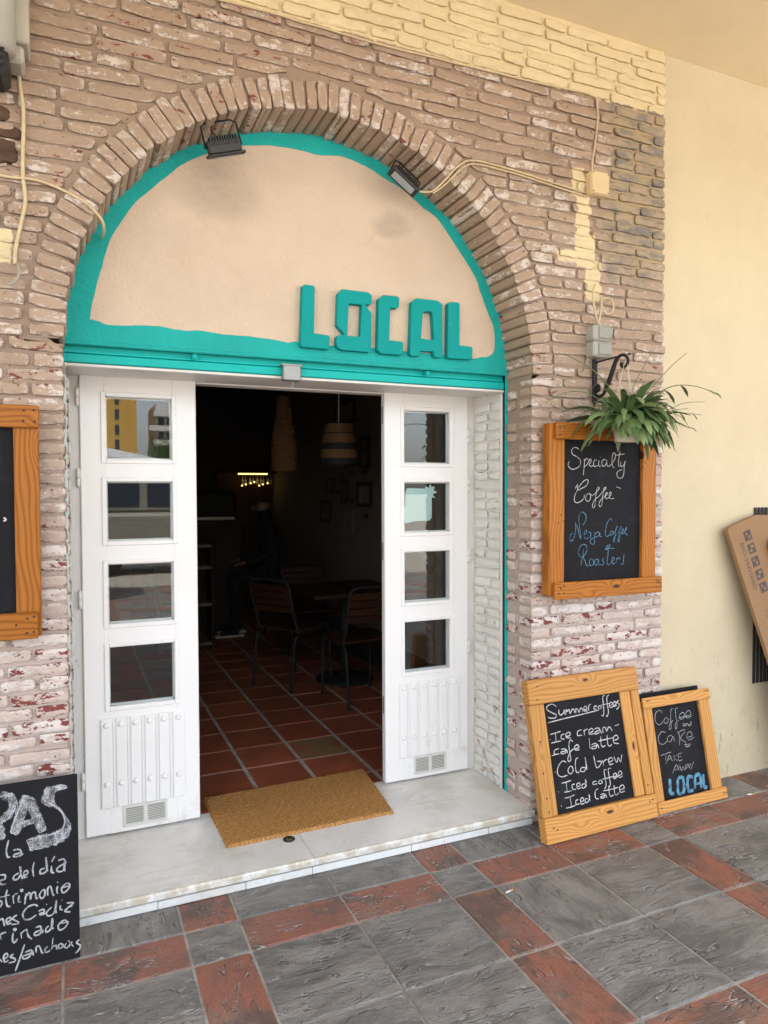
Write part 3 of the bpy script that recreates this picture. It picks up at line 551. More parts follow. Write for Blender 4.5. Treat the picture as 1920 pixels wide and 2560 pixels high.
ring = MB(); NVs = 68; rg = random.Random(5)
for i in range(NVs):
    a0 = math.pi*i/NVs; da = math.pi/NVs; hw = da*RA*.88; Ls = rg.uniform(.108, .128); pr = rg.uniform(-.007, .004)
    ac = a0+da*.5+rg.uniform(-.003, .003); r0 = RA-.002+rg.uniform(-.008, .004); dep = YT-YF+.02
    for part in (0, 1):
        def tf(s_, t_, d_, ac=ac, r0=r0, hw=hw, pr=pr):
            rr = r0+s_; w = (t_-hw/2)*(1+s_*.55); return (CX+rr*math.cos(ac)-w*math.sin(ac), YF-.009+pr*.7+d_, CZ+rr*math.sin(ac)+w*math.cos(ac))
        if part == 0: brick(ring, Ls, hw, dep, tf, rg, nx=5, rough=.9)
vs, fs = [], []; n = 120
for i in range(n+1):
    a = math.pi*i/n; ca, sa = math.cos(a), math.sin(a); jn = .003*mnoise.noise(Vector((a*30, 0, 0)))
    for rr, yy in ((RA+.014+jn, YT+.02), (RA+.014+jn, YF+.004), (RA+.06, YF+.002+jn), (RA+.16, YF+.0095)): vs.append((CX+rr*ca, yy, CZ+rr*sa))
for i in range(n):
    for q in range(3): fs.append((i*4+q, i*4+4+q, i*4+5+q, i*4+1+q))
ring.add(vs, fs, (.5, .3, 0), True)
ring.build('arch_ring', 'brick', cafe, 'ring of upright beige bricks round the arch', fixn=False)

# bare broken bricks at the left edge
bb = MB(); rg = random.Random(3)
for zb, h in ((2.90, .045), (2.845, .04), (2.79, .045), (2.735, .045)):
    def tf(s_, t_, d_): return (-.52+s_, YF-.012+d_, zb+t_)
    brick(bb, .36+rg.uniform(-.03, .02), h, .05, tf, rg, rough=2.2)
bb.build('broken_bricks', 'burnt_brick', cafe, 'dark bare broken bricks beside the cable', fixn=False)

# white painted brick reveal between the shutter guide and the door frame
for side, x0 in ((1, XR), (0, XL+.01)):
    wb = MB(); rg = random.Random(21+side)
    for i in range(41):
        zb = ZS+.004+i*PITCH*.97; h = .042
        if zb+h > 2.11: break
        cut = rg.choice((.12, .13, .26, .15, .10)); spans = [(0.010, cut-.006), (cut+.004, .262)] if cut < .2 else [(.010, .262)]
        for a, b_ in spans:
            def tf(s_, t_, d_, a=a, zb=zb, x0=x0, side=side): return ((x0-.006+d_) if side else (x0+.006-d_), 3.075+a+s_, zb+t_)
            brick(wb, b_-a, h, .03, tf, rg, rough=.9, nx=7 if b_-a > .15 else 4)
    x = XR+.003 if side else XL+.006
    wb.add([(x, 3.075, ZS-.01), (x, YD+.03, ZS-.01), (x, YD+.03, 2.13), (x, 3.075, 2.13)], [(0, 1, 2, 3)], (.5, .3, 0))
    if side: wb.box((XR-.005, 3.070, ZS-.01), (XR+.04, 3.086, 2.12), .004)
    wb.build('white_brick_reveal', 'white_brick', cafe, 'white painted brick reveal on the right of the doors' if side else 'white painted brick reveal on the left of the doors', fixn=False)

for x0, s_, lb in ((XR-.002, 1, 'thin turquoise shutter guide right of the opening'), (XL-.007, -1, 'thin turquoise shutter guide left of the opening')):      # roller shutter guides
    gd = MB(); gd.box((min(x0, x0+s_*.03), YT+.002, ZS), (max(x0, x0+s_*.03), YT+.013, 2.19), .001); gd.build('shutter_guide', 'teal_steel', cafe, lb)
gs = MB(); gs.box((XR+.004, YT+.0132, ZS), (XR+.02, YT+.042, 2.12)); gs.build('shutter_slot', 'slot_black', cafe)

# arched panel and its turquoise border
T_OUT = [(CX+(RA+.012)*math.cos(a), CZ+(RA+.012)*math.sin(a)) for a in [math.pi*i/72 for i in range(73)]]
tp = MB(); tp.prism([(XR+.02, 2.19)] + [(q[0], max(q[1], 2.19)) for q in T_OUT] + [(XL-.02, 2.19)], YT, YT+.12)
tp.build('arch_panel', 'tympanum', cafe, 'cream rendered arch panel with two sooty smudges')
IN = pairs(TXT['tymp'])[0]; IN = [tuple(v)[:2] for v in smooth([(q[0], q[1], 0) for q in IN] + [(IN[0][0], IN[0][1], 0)], 5)][:-1]
IN = [(q[0]+.003*mnoise.noise(Vector((q[0]*22, q[1]*22, 0))), q[1]+.003*mnoise.noise(Vector((q[0]*22, q[1]*22, 5)))) for q in IN]
bo = MB(); out = [(XR+.008, 2.183)] + [(q[0], q[1]) for q in T_OUT] + [(XL-.008, 2.183)]
bo.prism(out, YT-.0025, YT, hole=IN); bo.box((XL-.008, YT-.006, 2.178), (XR+.008, YT+.03, 2.196), .004)
bo.build('arch_border', 'teal_paint', cafe, 'wavy turquoise border painted round the arch panel')
# steel lintel: a recessed channel with a lower plate
li = MB(); li.box((XL-.01, YT+.035, 2.10), (XR, YT+.13, 2.19)); li.box((XL-.005, YT+.012, 2.112), (XR-.005, YT+.04, 2.146), .003); li.box((XL-.005, YT+.022, 2.150), (XR-.005, YT+.04, 2.160), .002)
lo = li.build('lintel', 'teal_steel', cafe, 'turquoise steel shutter lintel under the arch panel')
for x in (.47, 1.55):
    bt = MB(); bt.tube([(x, YT+.02, 2.166), (x+.004, YT-.012, 2.160)], .008, 10); bt.lathe([(.013, 0), (.013, .006)], (x+.004, YT-.014, 2.160), 10, 'y'); bt.build('bolt', 'teal_steel', lo)
lk = MB(); lk.box((.845, YT-.028, 2.085), (.925, YT+.01, 2.155), .004); lk.box((.838, YT-.03, 2.148), (.932, YT+.012, 2.157), .002)
lk = lk.build('shutter_lock', 'chrome', lo, 'grey metal shutter lock box on the lintel')
st = MB(); st.tube(smooth([(.888, YT-.008, 2.085), (.893, YT-.012, 2.068), (.884, YT-.013, 2.056), (.876, YT-.01, 2.066)], 4), .0025, 6); st.build('lock_ring', 'chrome', lo)
# soffit above the door
so = MB(); so.box((XL-.03, YT+.12, 2.108), (XR+.03, 3.47, 2.4)); so.box((XL, YT+.02, 2.098), (XR, YT+.128, 2.110), .003)
so.build('door_head', 'frame', cafe, 'flaking white painted head over the doors')

# door frame
fr = MB(); fr.box((XL, YD+.018, ZS), (.036, YD+.09, 2.11), .003); fr.box((1.955, YD+.018, ZS), (XR+.008, YD+.09, 2.11), .003); fr.box((.036, YD+.018, 2.102), (1.955, YD+.09, 2.125), .002)
fr.box((XL-.006, YD-.30, ZS), (XL+.006, YD+.018, 2.11), .002)
fr.build('door_frame', 'frame', cafe)

def make_door(x0, x1, wx0, wx1, px0, px1, vx0, vx1, hinge_left, lab, sticker=False):
    z0, z1 = .088, 2.122; WZ = [(2.043, 1.729), (1.671, 1.368), (1.308, 1.002), (.941, .635)]
    d = MB(); y0, y1 = YD, YD+.042; IB = .017
    ox0, ox1 = wx0+IB, wx1-IB
    d.box((x0, y0, z0), (ox0, y1, z1), .004); d.box((ox1, y0, z0), (x1, y1, z1), .004)
    edges = [z1]
    for a, b_ in WZ: edges += [a-IB, b_+IB]
    edges.append(z0)
    for i in range(0, len(edges), 2): d.box((ox0-.002, y0+.0006, edges[i+1]), (ox1+.002, y1-.0006, edges[i] - (.0004 if i == 0 else 0)), .002)
    door = d.build('door', 'white', cafe, lab)
    for a, b_ in WZ:
        mo = MB(); w = IB+.004
        for q in ((wx0, wx0+w, b_, a), (wx1-w, wx1, b_, a)): mo.box((q[0], y0-.007, q[2]), (q[1], y0+.004, q[3]), .0035)
        mo.box((wx0+w, y0-.0068, a-w), (wx1-w, y0+.004, a-.0002), .0035); mo.box((wx0+w, y0-.0068, b_+.0002), (wx1-w, y0+.004, b_+w), .0035)
        for q in ((ox0-.001, ox0+.010), (ox1-.010, ox1+.001)): mo.box((q[0], y0+.028, b_+IB), (q[1], y0+.040, a-IB), .002)
        mo.box((ox0, y0+.028, b_+IB-.001), (ox1, y0+.040, b_+IB+.010), .002); mo.box((ox0, y0+.028, a-IB-.010), (ox1, y0+.040, a-IB+.001), .002)
        mo.build('window_moulding', 'white', door)
        g = MB(); g.box((ox0, y0+.022, b_+IB-.001), (ox1, y0+.026, a-IB+.001)); g.build('pane', 'glass', door)
    pn = MB(); pz0, pz1 = (.206, .606); n = 6; w = (px1-px0)/n
    pn.box((px0, y0-.004, pz0), (px1, y0+.002, pz1), .002)
    for i in range(n):
        a = px0+w*i+(.002 if i else 0); b_ = px0+w*(i+1)-(.010 if i < n-1 else 0)
        pn.box((a+.002, y0-.011, pz0+.001), (b_-.002, y0-.003, pz1-.001), .004)
        if i < n-1: pn.box((b_+.0015, y0-.0085, pz0+.002), (b_+.0075, y0-.003, pz1-.002), .0025)
    pn.build('plank_panel', 'white', door)
    for i in range(n):
        for zc in (.577, .315):
            sdm = MB(); cx = px0+w*(i+.5)-.004*(i < n-1); sdm.lathe([(.0135, -.001), (.0135, -.003), (.011, -.008), (.006, -.0105), (.0012, -.0112)], (cx, y0-.0105, zc), 18, 'y'); sdm.build('stud', 'white', door)
    vt = MB(); vz0, vz1 = .106, .203
    vt.box((vx0, y0-.004, vz0), (vx0+.012, y0+.002, vz1), .002); vt.box((vx1-.012, y0-.004, vz0), (vx1, y0+.002, vz1), .002); vm = (vx0+vx1)/2
    vt.box((vm-.009, y0-.0038, vz0), (vm+.009, y0+.002, vz1), .002); vt.box((vx0+.012, y0-.0042, vz0), (vx1-.012, y0+.002, vz0+.012), .002); vt.box((vx0+.012, y0-.0042, vz1-.012), (vx1-.012, y0+.002, vz1), .002)
    for xa, xb in ((vx0+.012, vm-.009), (vm+.009, vx1-.012)):
        for j in range(9):
            zc = vz0+.016+j*.0078
            vt.add([(xa, y0-.0035, zc), (xb, y0-.0035, zc), (xb, y0+.001, zc+.0052), (xa, y0+.001, zc+.0052), (xa, y0-.0035, zc-.0012), (xb, y0-.0035, zc-.0012)], [(0, 1, 2, 3), (0, 4, 5, 1)])
    vo = vt.build('air_vent', 'white_plastic', door, fixn=False)
    vq = MB()  # grey strips laid over the gaps as painted shade inside the vent
    for xa, xb in ((vx0+.014, vm-.011), (vm+.011, vx1-.014)):
        for j in range(9): vq.box((xa, y0-.0046, vz0+.0192+j*.0078), (xb, y0-.0008, vz0+.0216+j*.0078))
    vq.build('vent_shade_strips', 'grey_button', door)
    xh = x0 if hinge_left else x1
    for zc in ((1.98, 1.63, 1.10, .30) if hinge_left else (1.86, 1.60, 1.22, .72)):
        h = MB(); xx = xh-.008 if hinge_left else xh+.008
        h.lathe([(.008, 0), (.008, .034)], (xx, y0+.006, zc), 10); h.lathe([(.008, .036), (.008, .074)], (xx, y0+.006, zc), 10); h.lathe([(.005, -.004), (.005, .078)], (xx, y0+.006, zc), 8); h.build('hinge', 'frame', door)
    if sticker:
        sx = lambda q: wx0 + (q-305)/(1015-305)*(wx1-wx0); sz = lambda q: 1.671 - (q-1235)/(1985-1235)*.303
        pl = [(420, 1362), (660, 1368), (668, 1340), (690, 1345), (712, 1362), (722, 1320), (742, 1320), (748, 1355), (780, 1335), (795, 1352), (776, 1390), (818, 1408), (818, 1428), (778, 1432), (770, 1455), (795, 1480), (785, 1498), (758, 1478), (752, 1500), (750, 1750), (720, 1788), (510, 1795), (400, 1818), (380, 1790), (368, 1640), (395, 1600), (398, 1420)]
        sk = MB(); sk.prism([(sx(a), sz(b_)) for a, b_ in pl], y0+.0265, y0+.0272); sk.build('sticker', 'sticker', door, 'pale green sun-shaped sticker back behind the glass')
    else: pass
    xe = x1 if hinge_left else x0
    for zc in (1.95, 1.25, .45): ltc = MB(); ltc.box((xe-.0025, y0+.012, zc), (xe+.0025, y0+.028, zc+.09), .001); ltc.build('latch_plate', 'steel', door)
    return door
make_door(.036, .527, .120, .440, .099, .463, .189, .381, True, 'left white door leaf with four panes over a studded panel')
make_door(1.470, 1.963, 1.560, 1.872, 1.545, 1.903, 1.632, 1.826, False, 'right white door leaf with a pale sticker in its second pane', True)

# marble step
rs = MB(); xs = [-1.0, -.15, .28, .62, .90, 1.36, 1.76, 2.008]; rs.box((-.98, 2.842, 0), (2.0, 3.44, .040))
for a, b_ in zip(xs[:-1], xs[1:]): rs.box((a+.0012, 2.812, .002), (b_-.0012, 2.838, .0335 - .002*rg.random()), .0015)
step = rs.build('doorstep', 'marble', cafe, 'white marble doorstep with a chipped front edge')
def slab(x0, x1, seed):
    mb = MB(); n = int((x1-x0)/.008); rg = random.Random(seed); ch = []
    for i in range(n+1):
        x = x0+(x1-x0)*i/n; c1 = mnoise.noise(Vector((x*18, seed, 0))); c2 = mnoise.noise(Vector((x*60, seed, 4))); ch.append(max(0, c1*.9+c2*.7-.28))
    prof = lambda c, x: [(2.797+.0008*mnoise.noise(Vector((x*40, 1, 0)))+c*.012, .0445), (2.791, .050+c*.002), (2.790+c*.010, .070-c*.012), (2.794+c*.016, ZS-.001-c*.003), (2.806+c*.012, ZS), (2.98, ZS), (3.40, ZS), (3.40, .044)]
    vs, fs = [], []
    for i in range(n+1):
        x = x0+(x1-x0)*i/n
        vs += [(x, y, z) for y, z in prof(ch[i], x)]
    m = 8
    for i in range(n):
        for j in range(m): fs.append((i*m+j, i*m+(j+1) % m, (i+1)*m+(j+1) % m, (i+1)*m+j))
    fs += [tuple(range(m))[::-1], tuple(range(n*m, n*m+m))]
    mb.add(vs, fs); return mb.build('slab', 'marble', step)
slab(-1.0, .9035, 3); slab(.9055, 2.004, 8)
jn = MB(); jn.box((.9035, 2.796, .05), (.9055, 3.39, ZS-.0015)); jn.build('joint', 'rubber', step)

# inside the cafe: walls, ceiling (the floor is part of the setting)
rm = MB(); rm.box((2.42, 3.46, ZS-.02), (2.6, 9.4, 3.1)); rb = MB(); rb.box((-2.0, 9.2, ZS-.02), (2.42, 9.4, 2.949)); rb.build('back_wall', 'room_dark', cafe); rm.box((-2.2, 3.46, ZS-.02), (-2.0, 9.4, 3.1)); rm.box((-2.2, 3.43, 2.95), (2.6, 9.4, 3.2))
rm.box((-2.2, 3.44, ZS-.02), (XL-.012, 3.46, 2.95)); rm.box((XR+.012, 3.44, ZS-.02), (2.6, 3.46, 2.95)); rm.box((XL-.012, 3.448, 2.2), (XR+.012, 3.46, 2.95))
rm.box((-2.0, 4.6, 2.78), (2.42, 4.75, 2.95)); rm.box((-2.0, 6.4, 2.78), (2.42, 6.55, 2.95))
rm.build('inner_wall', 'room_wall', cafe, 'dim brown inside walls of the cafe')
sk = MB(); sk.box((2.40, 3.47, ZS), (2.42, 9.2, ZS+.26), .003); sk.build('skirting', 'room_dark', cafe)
up = MB(); up.box((-9, -.45, 4.16), (11, 10, 5)); up.box((-9, YF+.14, 3.0), (-1.3, 10, 4.16)); up.box((XE, 3.46, 3.0), (11, 10, 4.16)); up.box((-1.3, 3.47, 3.21), (XE, 10, 4.16)); up.box((-1.3, YF+.12, 3.2), (XE, 3.46, 4.15))  # unseen mass over the arcade, added to block the sun
up.box((-9, YF+.2, 0), (-2.21, 10, 3.0)); up.box((2.62, 3.5, 0), (11, 10, 3.0))
up.box((-9, -.45, 3.70), (11, -.20, 4.158))  # unseen front beam, height set by how much sky light enters
up.build('upper_sun_block', 'cream_plaster', cafe)

# cream rendered walls beside the brick
rw = MB(); rw.box((XE-.05, YF+.022, -.02), (9, YF+.2, 3.868)); 
rwall = tag(rw.build('rendered_wall', 'cream_plaster'), 'smooth cream rendered wall right of the brick pier', 'wall')
lw = MB(); lw.box((-9, YF+.01, -.02), (-1.29, YF+.2, 3.868)); tag(lw.build('rendered_wall', 'cream_plaster'), 'cream rendered wall left of the brick front', 'wall')
sf = MB(); sf.box((-9, -.20, 3.85), (11, YF+.021, 4.157)); tag(sf.build('ceiling', 'soffit_paint'), kind='structure')

# ------------------------------------------------------------------ ground
pv = MB(); rg = random.Random(99); XO, YO = .352, 2.427           # a red bar column starts at XO, a red bar row at YO
def cuts(o, lo, hi):
    out = []; k0 = math.floor(lo-o)-1
    for q in range(k0, int(hi-o)+2):
        for a, b_, bar in ((0, .2, 1), (.2, .6, 0), (.6, 1.0, 0)):
            u, v = o+q*1.003+a*1.003, o+q*1.003+b_*1.003
            if v > lo and u < hi: out.append((max(u, lo), min(v, hi), bar))
    return out
for xa, xb, bx in cuts(XO, -4.5, 7.5):
    for ya, yb, by in cuts(YO, -6, 2.90):
        red = (bx != by)
        if ya > 2.62: red = bool(bx)
        gp = .0045; hh = rg.uniform(-.0012, .0012)
        if xb-xa < .03 or yb-ya < .03: continue
        col = (rg.random(), 1.0 if red else 0.0, (1.0 if rg.random() < .35 else 0.0) if not (red and not by) else 1.0)
        sl1, sl2 = rg.uniform(-.0012, .0012), rg.uniform(-.0012, .0012)
        pv.box((xa+gp, ya+gp, -.02), (xb-gp, yb-gp, hh), .0035, col)
tag(pv.build('paving', 'tile', fixn=True), kind='structure')
gg = MB(); gg.box((-4.6, -6.1, -.06), (7.6, 2.90, -.0042)); tag(gg.build('paving_joints', 'grout'), kind='structure')
gr = MB(); gr.add([(-400, -400, -.062), (400, -400, -.062), (400, 400, -.062), (-400, 400, -.062)], [(0, 1, 2, 3)]); tag(gr.build('ground', 'asphalt'), kind='structure')
fl = MB(); rg = random.Random(4); P = .3175
fl.box((-2.0, 3.401, .03), (2.42, 9.2, ZS-.003), 0, (.3, 0, 0)); tag(fl.build('floor_joints', 'grout'), kind='structure')
ft = MB()
for i in range(-9, 6):
    for j in range(-2, 19):
        x0, y0 = 1.17+i*P, 3.866+j*P
        if y0+P < 3.42 or y0 > 9.1 or x0 > 2.4 or x0+P < -2: continue
        ft.box((max(x0, -2)+.009, max(y0, 3.402)+.006, .06), (min(x0+P, 2.42)-.009, min(y0+P, 9.2)-.006, ZS+rg.uniform(-.001, .001)), .004, (rg.random(), 1.0 if (i, j) == (0, 0) else 0, 0))
tag(ft.build('floor', 'terracotta'), kind='structure')
# ------------------------------------------------------------------ the raised sign letters
sg = thing('shop_sign', 'raised turquoise letters spelling LOCAL on the cream arch panel', 'sign', (1.36, 3.0, 2.23))
for key in ('let_L', 'let_O', 'let_C', 'let_A', 'let_L2'):
    ps = pairs(TXT[key]); mb = MB(); poly = ps[0]
    if len(ps) == 1: mb.prism(poly, 2.996, 3.029, bev=.0025)
    else: mb.prism(poly, 2.996, 3.029, hole=ps[1])
    mb.build('letter', 'sign', sg)

# ------------------------------------------------------------------ chalkboards
def nail(mb, x, z, y): mb.lathe([(.0042, -.0005), (.004, -.0012), (.001, -.0014)], (x, y, z), 8, 'y')
def board(label, loc, rot, group, pieces, panel, texts, nails, wood_):
    """pieces: (kind, axis, x0,x1, y0,y1, z0,z1) in the board's own frame, its face looking along -y"""
    t = thing('chalkboard', label, 'chalkboard', loc, rot, group)
    if panel:
        x0, x1, y, z0, z1 = panel; p_ = MB(); p_.box((x0, y, z0), (x1, y+.006, z1), .001); pn = p_.build('board', 'slate', t, local=True)
    for kind, ax, x0, x1, y0, y1, z0, z1 in pieces:
        q = MB(); cx, cy, cz = (x0+x1)/2, (y0+y1)/2, (z0+z1)/2
        q.box((x0-cx, y0-cy, z0-cz), (x1-cx, y1-cy, z1-cz), .0035); o = q.build(kind, wood_+ax, t, local=True); o.location = (cx, cy, cz)
    for mat, strokes, w, nm in texts:
        q = MB(); ribbons(q, strokes, w, panel[2], seed=len(strokes)); q.build(nm, mat, pn, local=True, fixn=False)
    if nails:
        q = MB()
        for x, z, y in nails: nail(q, x, z, y)
        q.build('nails', 'nail', t, local=True)
    return t
G1 = 'wood-framed chalkboards round the cafe door'
board('stained wood chalkboard hung on the brick pier reading Specialty Coffee Nerja Coffee Roasters', (2.07, 2.74, 1.09), (0, R(.2), 0), G1,
      [('stile', 'z', -.022, .066, .004, .062, .016, .830), ('stile', 'z', .546, .634, .004, .062, .016, .830),
       ('rail', 'x', .001, .640, -.016, .0036, .755, .834), ('rail', 'x', -.004, .660, -.016, .0036, .0, .080)],
      (.0, .60, .025, .04, .80),
      [('chalk_white', pairs(TXT['hung_white']), .0030, 'white_writing'), ('chalk_blue', pairs(TXT['hung_blue']), .0028, 'blue_writing')],
      [(.02+a, .03+b_, -.0165) for a, b_ in ((0, 0), (.006, .03), (.012, .022), (.03, .034), (.03, .0), (.6, .0), (.625, .002), (.60, .035), (.615, .03), (.62, .02), (.605, .022))] + [(.02, .775, -.0165), (.02, .81, -.0165), (.045, .812, -.0165), (.06, .37, .0035), (.03, .36, .0035), (.045, .40, .0035)], 'stained_pine_')
board('stained wood chalkboard hung left of the door, cut by the photo edge', (-.70, 2.74, 1.10), (0, 0, 0), G1,
      [('stile', 'z', .52, .598, .004, .050, .004, .800), ('stile', 'z', -.01, .07, .004, .050, .004, .800), ('rail', 'x', -.02, .602, -.014, .0036, .725, .802), ('rail', 'x', -.02, .588, -.014, .0036, -.002, .09)],
      (.0, .58, .025, .04, .78), [('chalk_white', [[(.485, .418), (.492, .410), (.484, .405)]], .006, 'white_writing')],
      [(.555, .782, -.0145), (.585, .785, -.0145), (.553, .748, -.0145), (.588, .746, -.0145), (.555, .07, -.0145), (.575, .075, -.0145), (.552, .02, -.0145), (.574, .022, -.0145), (.52, .05, -.0145)], 'stained_pine_')
lean = lambda dy, h: (-math.atan2(dy, h), 0, 0)
W1, H1 = .661, .729
board('largest pine chalkboard leaning on the brick pier, listing Summer coffees', (1.942, 2.602, 0.002), (-math.atan2(.160, .711), 0, R(.8)), G1,
      [('rail', 'x', -.003, W1+.003, -.002, .052, .004, .114), ('rail', 'x', -.004, W1+.002, -.002, .052, H1-.112, H1),
       ('stile', 'z', -.002, .058, .006, .05, .115, H1-.113), ('stile', 'z', W1-.047, W1+.004, .006, .05, .115, H1-.113),
       ('inner_strip', 'z', .059, .087, .014, .05, .115, H1-.113), ('inner_strip', 'z', W1-.110, W1-.048, .014, .05, .115, H1-.113)],
      (.06, W1-.06, .024, .09, H1-.09), [('chalk_white', pairs(TXT['big_white']), .0044, 'white_writing')],
      [(.03, .20, .0055), (.028, .31, .0055), (.03, .45, .0055), (.032, .14, .0055), (.04, H1-.09, -.0025), (.05, H1-.03, -.0025), (W1-.04, .085, -.0025), (W1-.02, .09, -.0025), (.06, .06, -.0025), (.04, .07, -.0025), (W1-.03, .16, .0055)], 'pine_')
board('smaller pine chalkboard leaning on the cream wall, reading Coffee and Cake to Take Away', (2.626, 2.639, 0.002), (-math.atan2(.111, .55), 0, R(.84)), G1,
      [('stile', 'z', .004, .062, .003, .035, .02, .54), ('stile', 'z', .389, .464, .003, .035, .02, .54), ('rail', 'x', -.002, .478, -.012, .0026, .0, .056), ('rail', 'x', -.006, .460, -.012, .0026, .508, .561)],
      (.05, .43, .018, .03, .53), [('chalk_soft', pairs(TXT['small_white']), .0030, 'white_writing'), ('chalk_blue', pairs(TXT['small_blue']), .017, 'blue_writing')],
      [(.02, .545, -.0125), (.035, .546, -.0125), (.43, .548, -.0125), (.445, .55, -.0125), (.02, .03, -.0125), (.45, .03, -.0125), (.465, .028, -.0125), (.08, .49, .0025)], 'pine_')
t = thing('chalkboard', 'black board edge showing behind the smaller leaning chalkboard', 'chalkboard', (2.63, 2.705, 0), (-math.atan2(.08, .575), 0, R(.8)))
q = MB(); q.box((0, 0, .0), (.42, .012, .566), .002); q.build('board', 'slate', t, local=True)
t = thing('tapas_board', 'frameless black tapas menu board standing against the brick on the left', 'menu board', (-.5, 2.63, 0.002), (-math.atan2(.12, .595), 0, 0))
q = MB(); q.box((0, 0, 0), (.504, .012, .607), .0015); tb = q.build('board', 'slate', t, local=True)
q = MB(); ribbons(q, pairs(TXT['tapas_white']), .0052, 0, 3); q.build('white_writing', 'chalk_soft', tb, local=True, fixn=False)
q = MB(); big = pairs(TXT['tapas_big'])
for st_, ww in zip(big, (.027, .022, .033, .030, .020, [.010, .018, .036, .046, .038, .012, .007, .007, .022, .036, .044, .044, .046, .044, .043])):
    ribbons(q, [st_], ww, -.0001, 5)
q.build('chalk_lettering', 'chalk_rub', tb, local=True, fixn=False)
q = MB(); ribbons(q, pairs(TXT['tapas_outline']), .0042, -.0012, 8); q.build('chalk_outline', 'chalk_soft', tb, local=True, fixn=False)

# ------------------------------------------------------------------ floodlights on the arch
def flood(label, loc, roll, pitch, yaw=0):
    t = thing('floodlight', label, 'floodlight', loc, (pitch, roll, yaw), 'small floodlights under the brick arch')
    q = MB(); q.box((-.068, -.022, -.030), (.068, .014, .022), .006)
    for i in range(11): q.box((-.055+i*.0105, -.026, .0), (-.050+i*.0105, .012, .034), .001)
    q.box((-.077, -.034, -.040), (.077, .016, -.028), .004); q.build('housing', 'dark_plastic', t, local=True)
    q = MB(); q.box((-.058, -.024, -.0425), (.058, .006, -.0405), .001); q.build('lamp_glass', 'lamp_glass', t, local=True)
    q = MB(); q.tube([(-.074, 0, -.005), (-.072, .0, .075), (-.05, .0, .086), (.05, .0, .086), (.072, .0, .075), (.074, .0, -.005)], .0038, 6); q.build('bracket', 'black_iron', t, local=True)
    q = MB(); q.tube(smooth([(0, .01, .02), (-.03, .02, .06), (.0, .03, .09)], 4), .003, 6); q.build('cable', 'black_iron', t, local=True)
flood('black floodlight with cooling fins, upper left under the arch', (.572, 2.875, 2.975), R(-18), R(14))
flood('floodlight with its grey glass showing, right side of the arch', (1.372, 2.895, 2.985), R(34), R(-28))

# ------------------------------------------------------------------ cables, boxes and switches
def cable(name, label, pts, r=.005, mat='cable_paint', wob=.003, seed=1):
    P = smooth(pts, 6); P = [p_ + Vector((mnoise.noise(p_*9+Vector((seed, 0, 0)))*wob, 0, mnoise.noise(p_*9+Vector((0, seed, 0)))*wob)) for p_ in P]
    q = MB(); q.tube(P, r, 7); return tag(q.build(name, mat), label, 'cable')
Y0 = YF-.012
cable('cable', 'painted cable running along the bottom of the cream paint', [(-1.2, Y0, 3.478), (.2, Y0, 3.492), (.7, Y0, 3.497), (1.25, Y0, 3.49), (1.9, Y0, 3.507), (2.25, Y0, 3.521), (2.35, Y0, 3.518), (2.375, Y0, 3.49), (2.372, Y0, 3.36), (2.35, Y0, 3.22), (2.345, Y0, 3.14)], .0042)
cable('cable', 'pair of pale cables from the junction box to the right floodlight', [(2.31, Y0, 3.045), (2.1, Y0-.002, 3.062), (1.85, Y0-.004, 3.082), (1.68, Y0-.006, 3.085), (1.60, Y0-.006, 3.05), (1.52, Y0-.004, 2.965), (1.475, Y0+.02, 2.925), (1.43, Y0+.05, 2.93)], .0042)
cable('cable', 'pale cable just under the pair by the junction box', [(2.31, Y0, 3.03), (2.1, Y0-.002, 3.049), (1.85, Y0-.004, 3.069), (1.69, Y0-.006, 3.072), (1.615, Y0-.006, 3.04), (1.53, Y0-.004, 2.955), (1.48, Y0+.02, 2.915)], .0036, seed=4)
cable('cable', 'knotted painted cable hanging down the left edge of the brick', [(-.145, Y0, 3.07), (-.143, Y0, 3.0), (-.137, Y0-.004, 2.93), (-.136, Y0, 2.80), (-.134, Y0, 2.70), (-.131, Y0-.003, 2.615), (-.147, Y0, 2.55), (-.168, Y0, 2.45), (-.171, Y0, 2.40)], .0068, wob=.006, seed=7)
cable('cable', 'painted cable curving from the left edge down into the arch', [(-.42, Y0, 2.735), (-.22, Y0, 2.698), (-.13, Y0-.006, 2.697), (-.07, Y0, 2.694), (.0, Y0, 2.674), (.07, Y0-.006, 2.635), (.115, Y0-.006, 2.59), (.122, Y0+.05, 2.565), (.122, YT-.01, 2.60)], .005, seed=9)
cable('cable', 'bare grey wire end hooked out of the left brick', [(-.165, Y0, 2.405), (-.158, Y0-.03, 2.385), (-.156, Y0-.04, 2.355), (-.17, Y0-.035, 2.328), (-.19, Y0-.03, 2.315)], .004, 'grey_plastic', seed=2)
t = thing('junction_box', 'square cream junction box on the bricks above the switches', 'junction box', (2.365, YF, 3.035))
q = MB(); q.box((2.312, 2.775, 3.036), (2.422, 2.825, 3.146), .006); b0 = q.build('box', 'cream_plastic', t)
q = MB(); q.box((2.315, 2.770, 3.039), (2.419, 2.7755, 3.143), .004); q.build('cover', 'cream_plastic', t)
q = MB()
for dx, dz in ((2.323, 3.047), (2.411, 3.047), (2.323, 3.135), (2.411, 3.135)): q.lathe([(.0035, 0), (.0034, -.001)], (dx, 2.7698, dz), 8, 'y')
q.build('screws', 'nail', t)
t = thing('light_switch', 'grey double outdoor switch box above the iron hook', 'switch', (2.37, YF, 2.25))
for zb in (2.252, 2.330):
    q = MB(); q.box((2.318, 2.758, zb), (2.432, 2.825, zb+.076), .008); q.build('box', 'grey_plastic', t)
    q = MB(); q.box((2.345, 2.751, zb+.010), (2.425, 2.760, zb+.066), .004); q.build('rocker', 'grey_button', t)
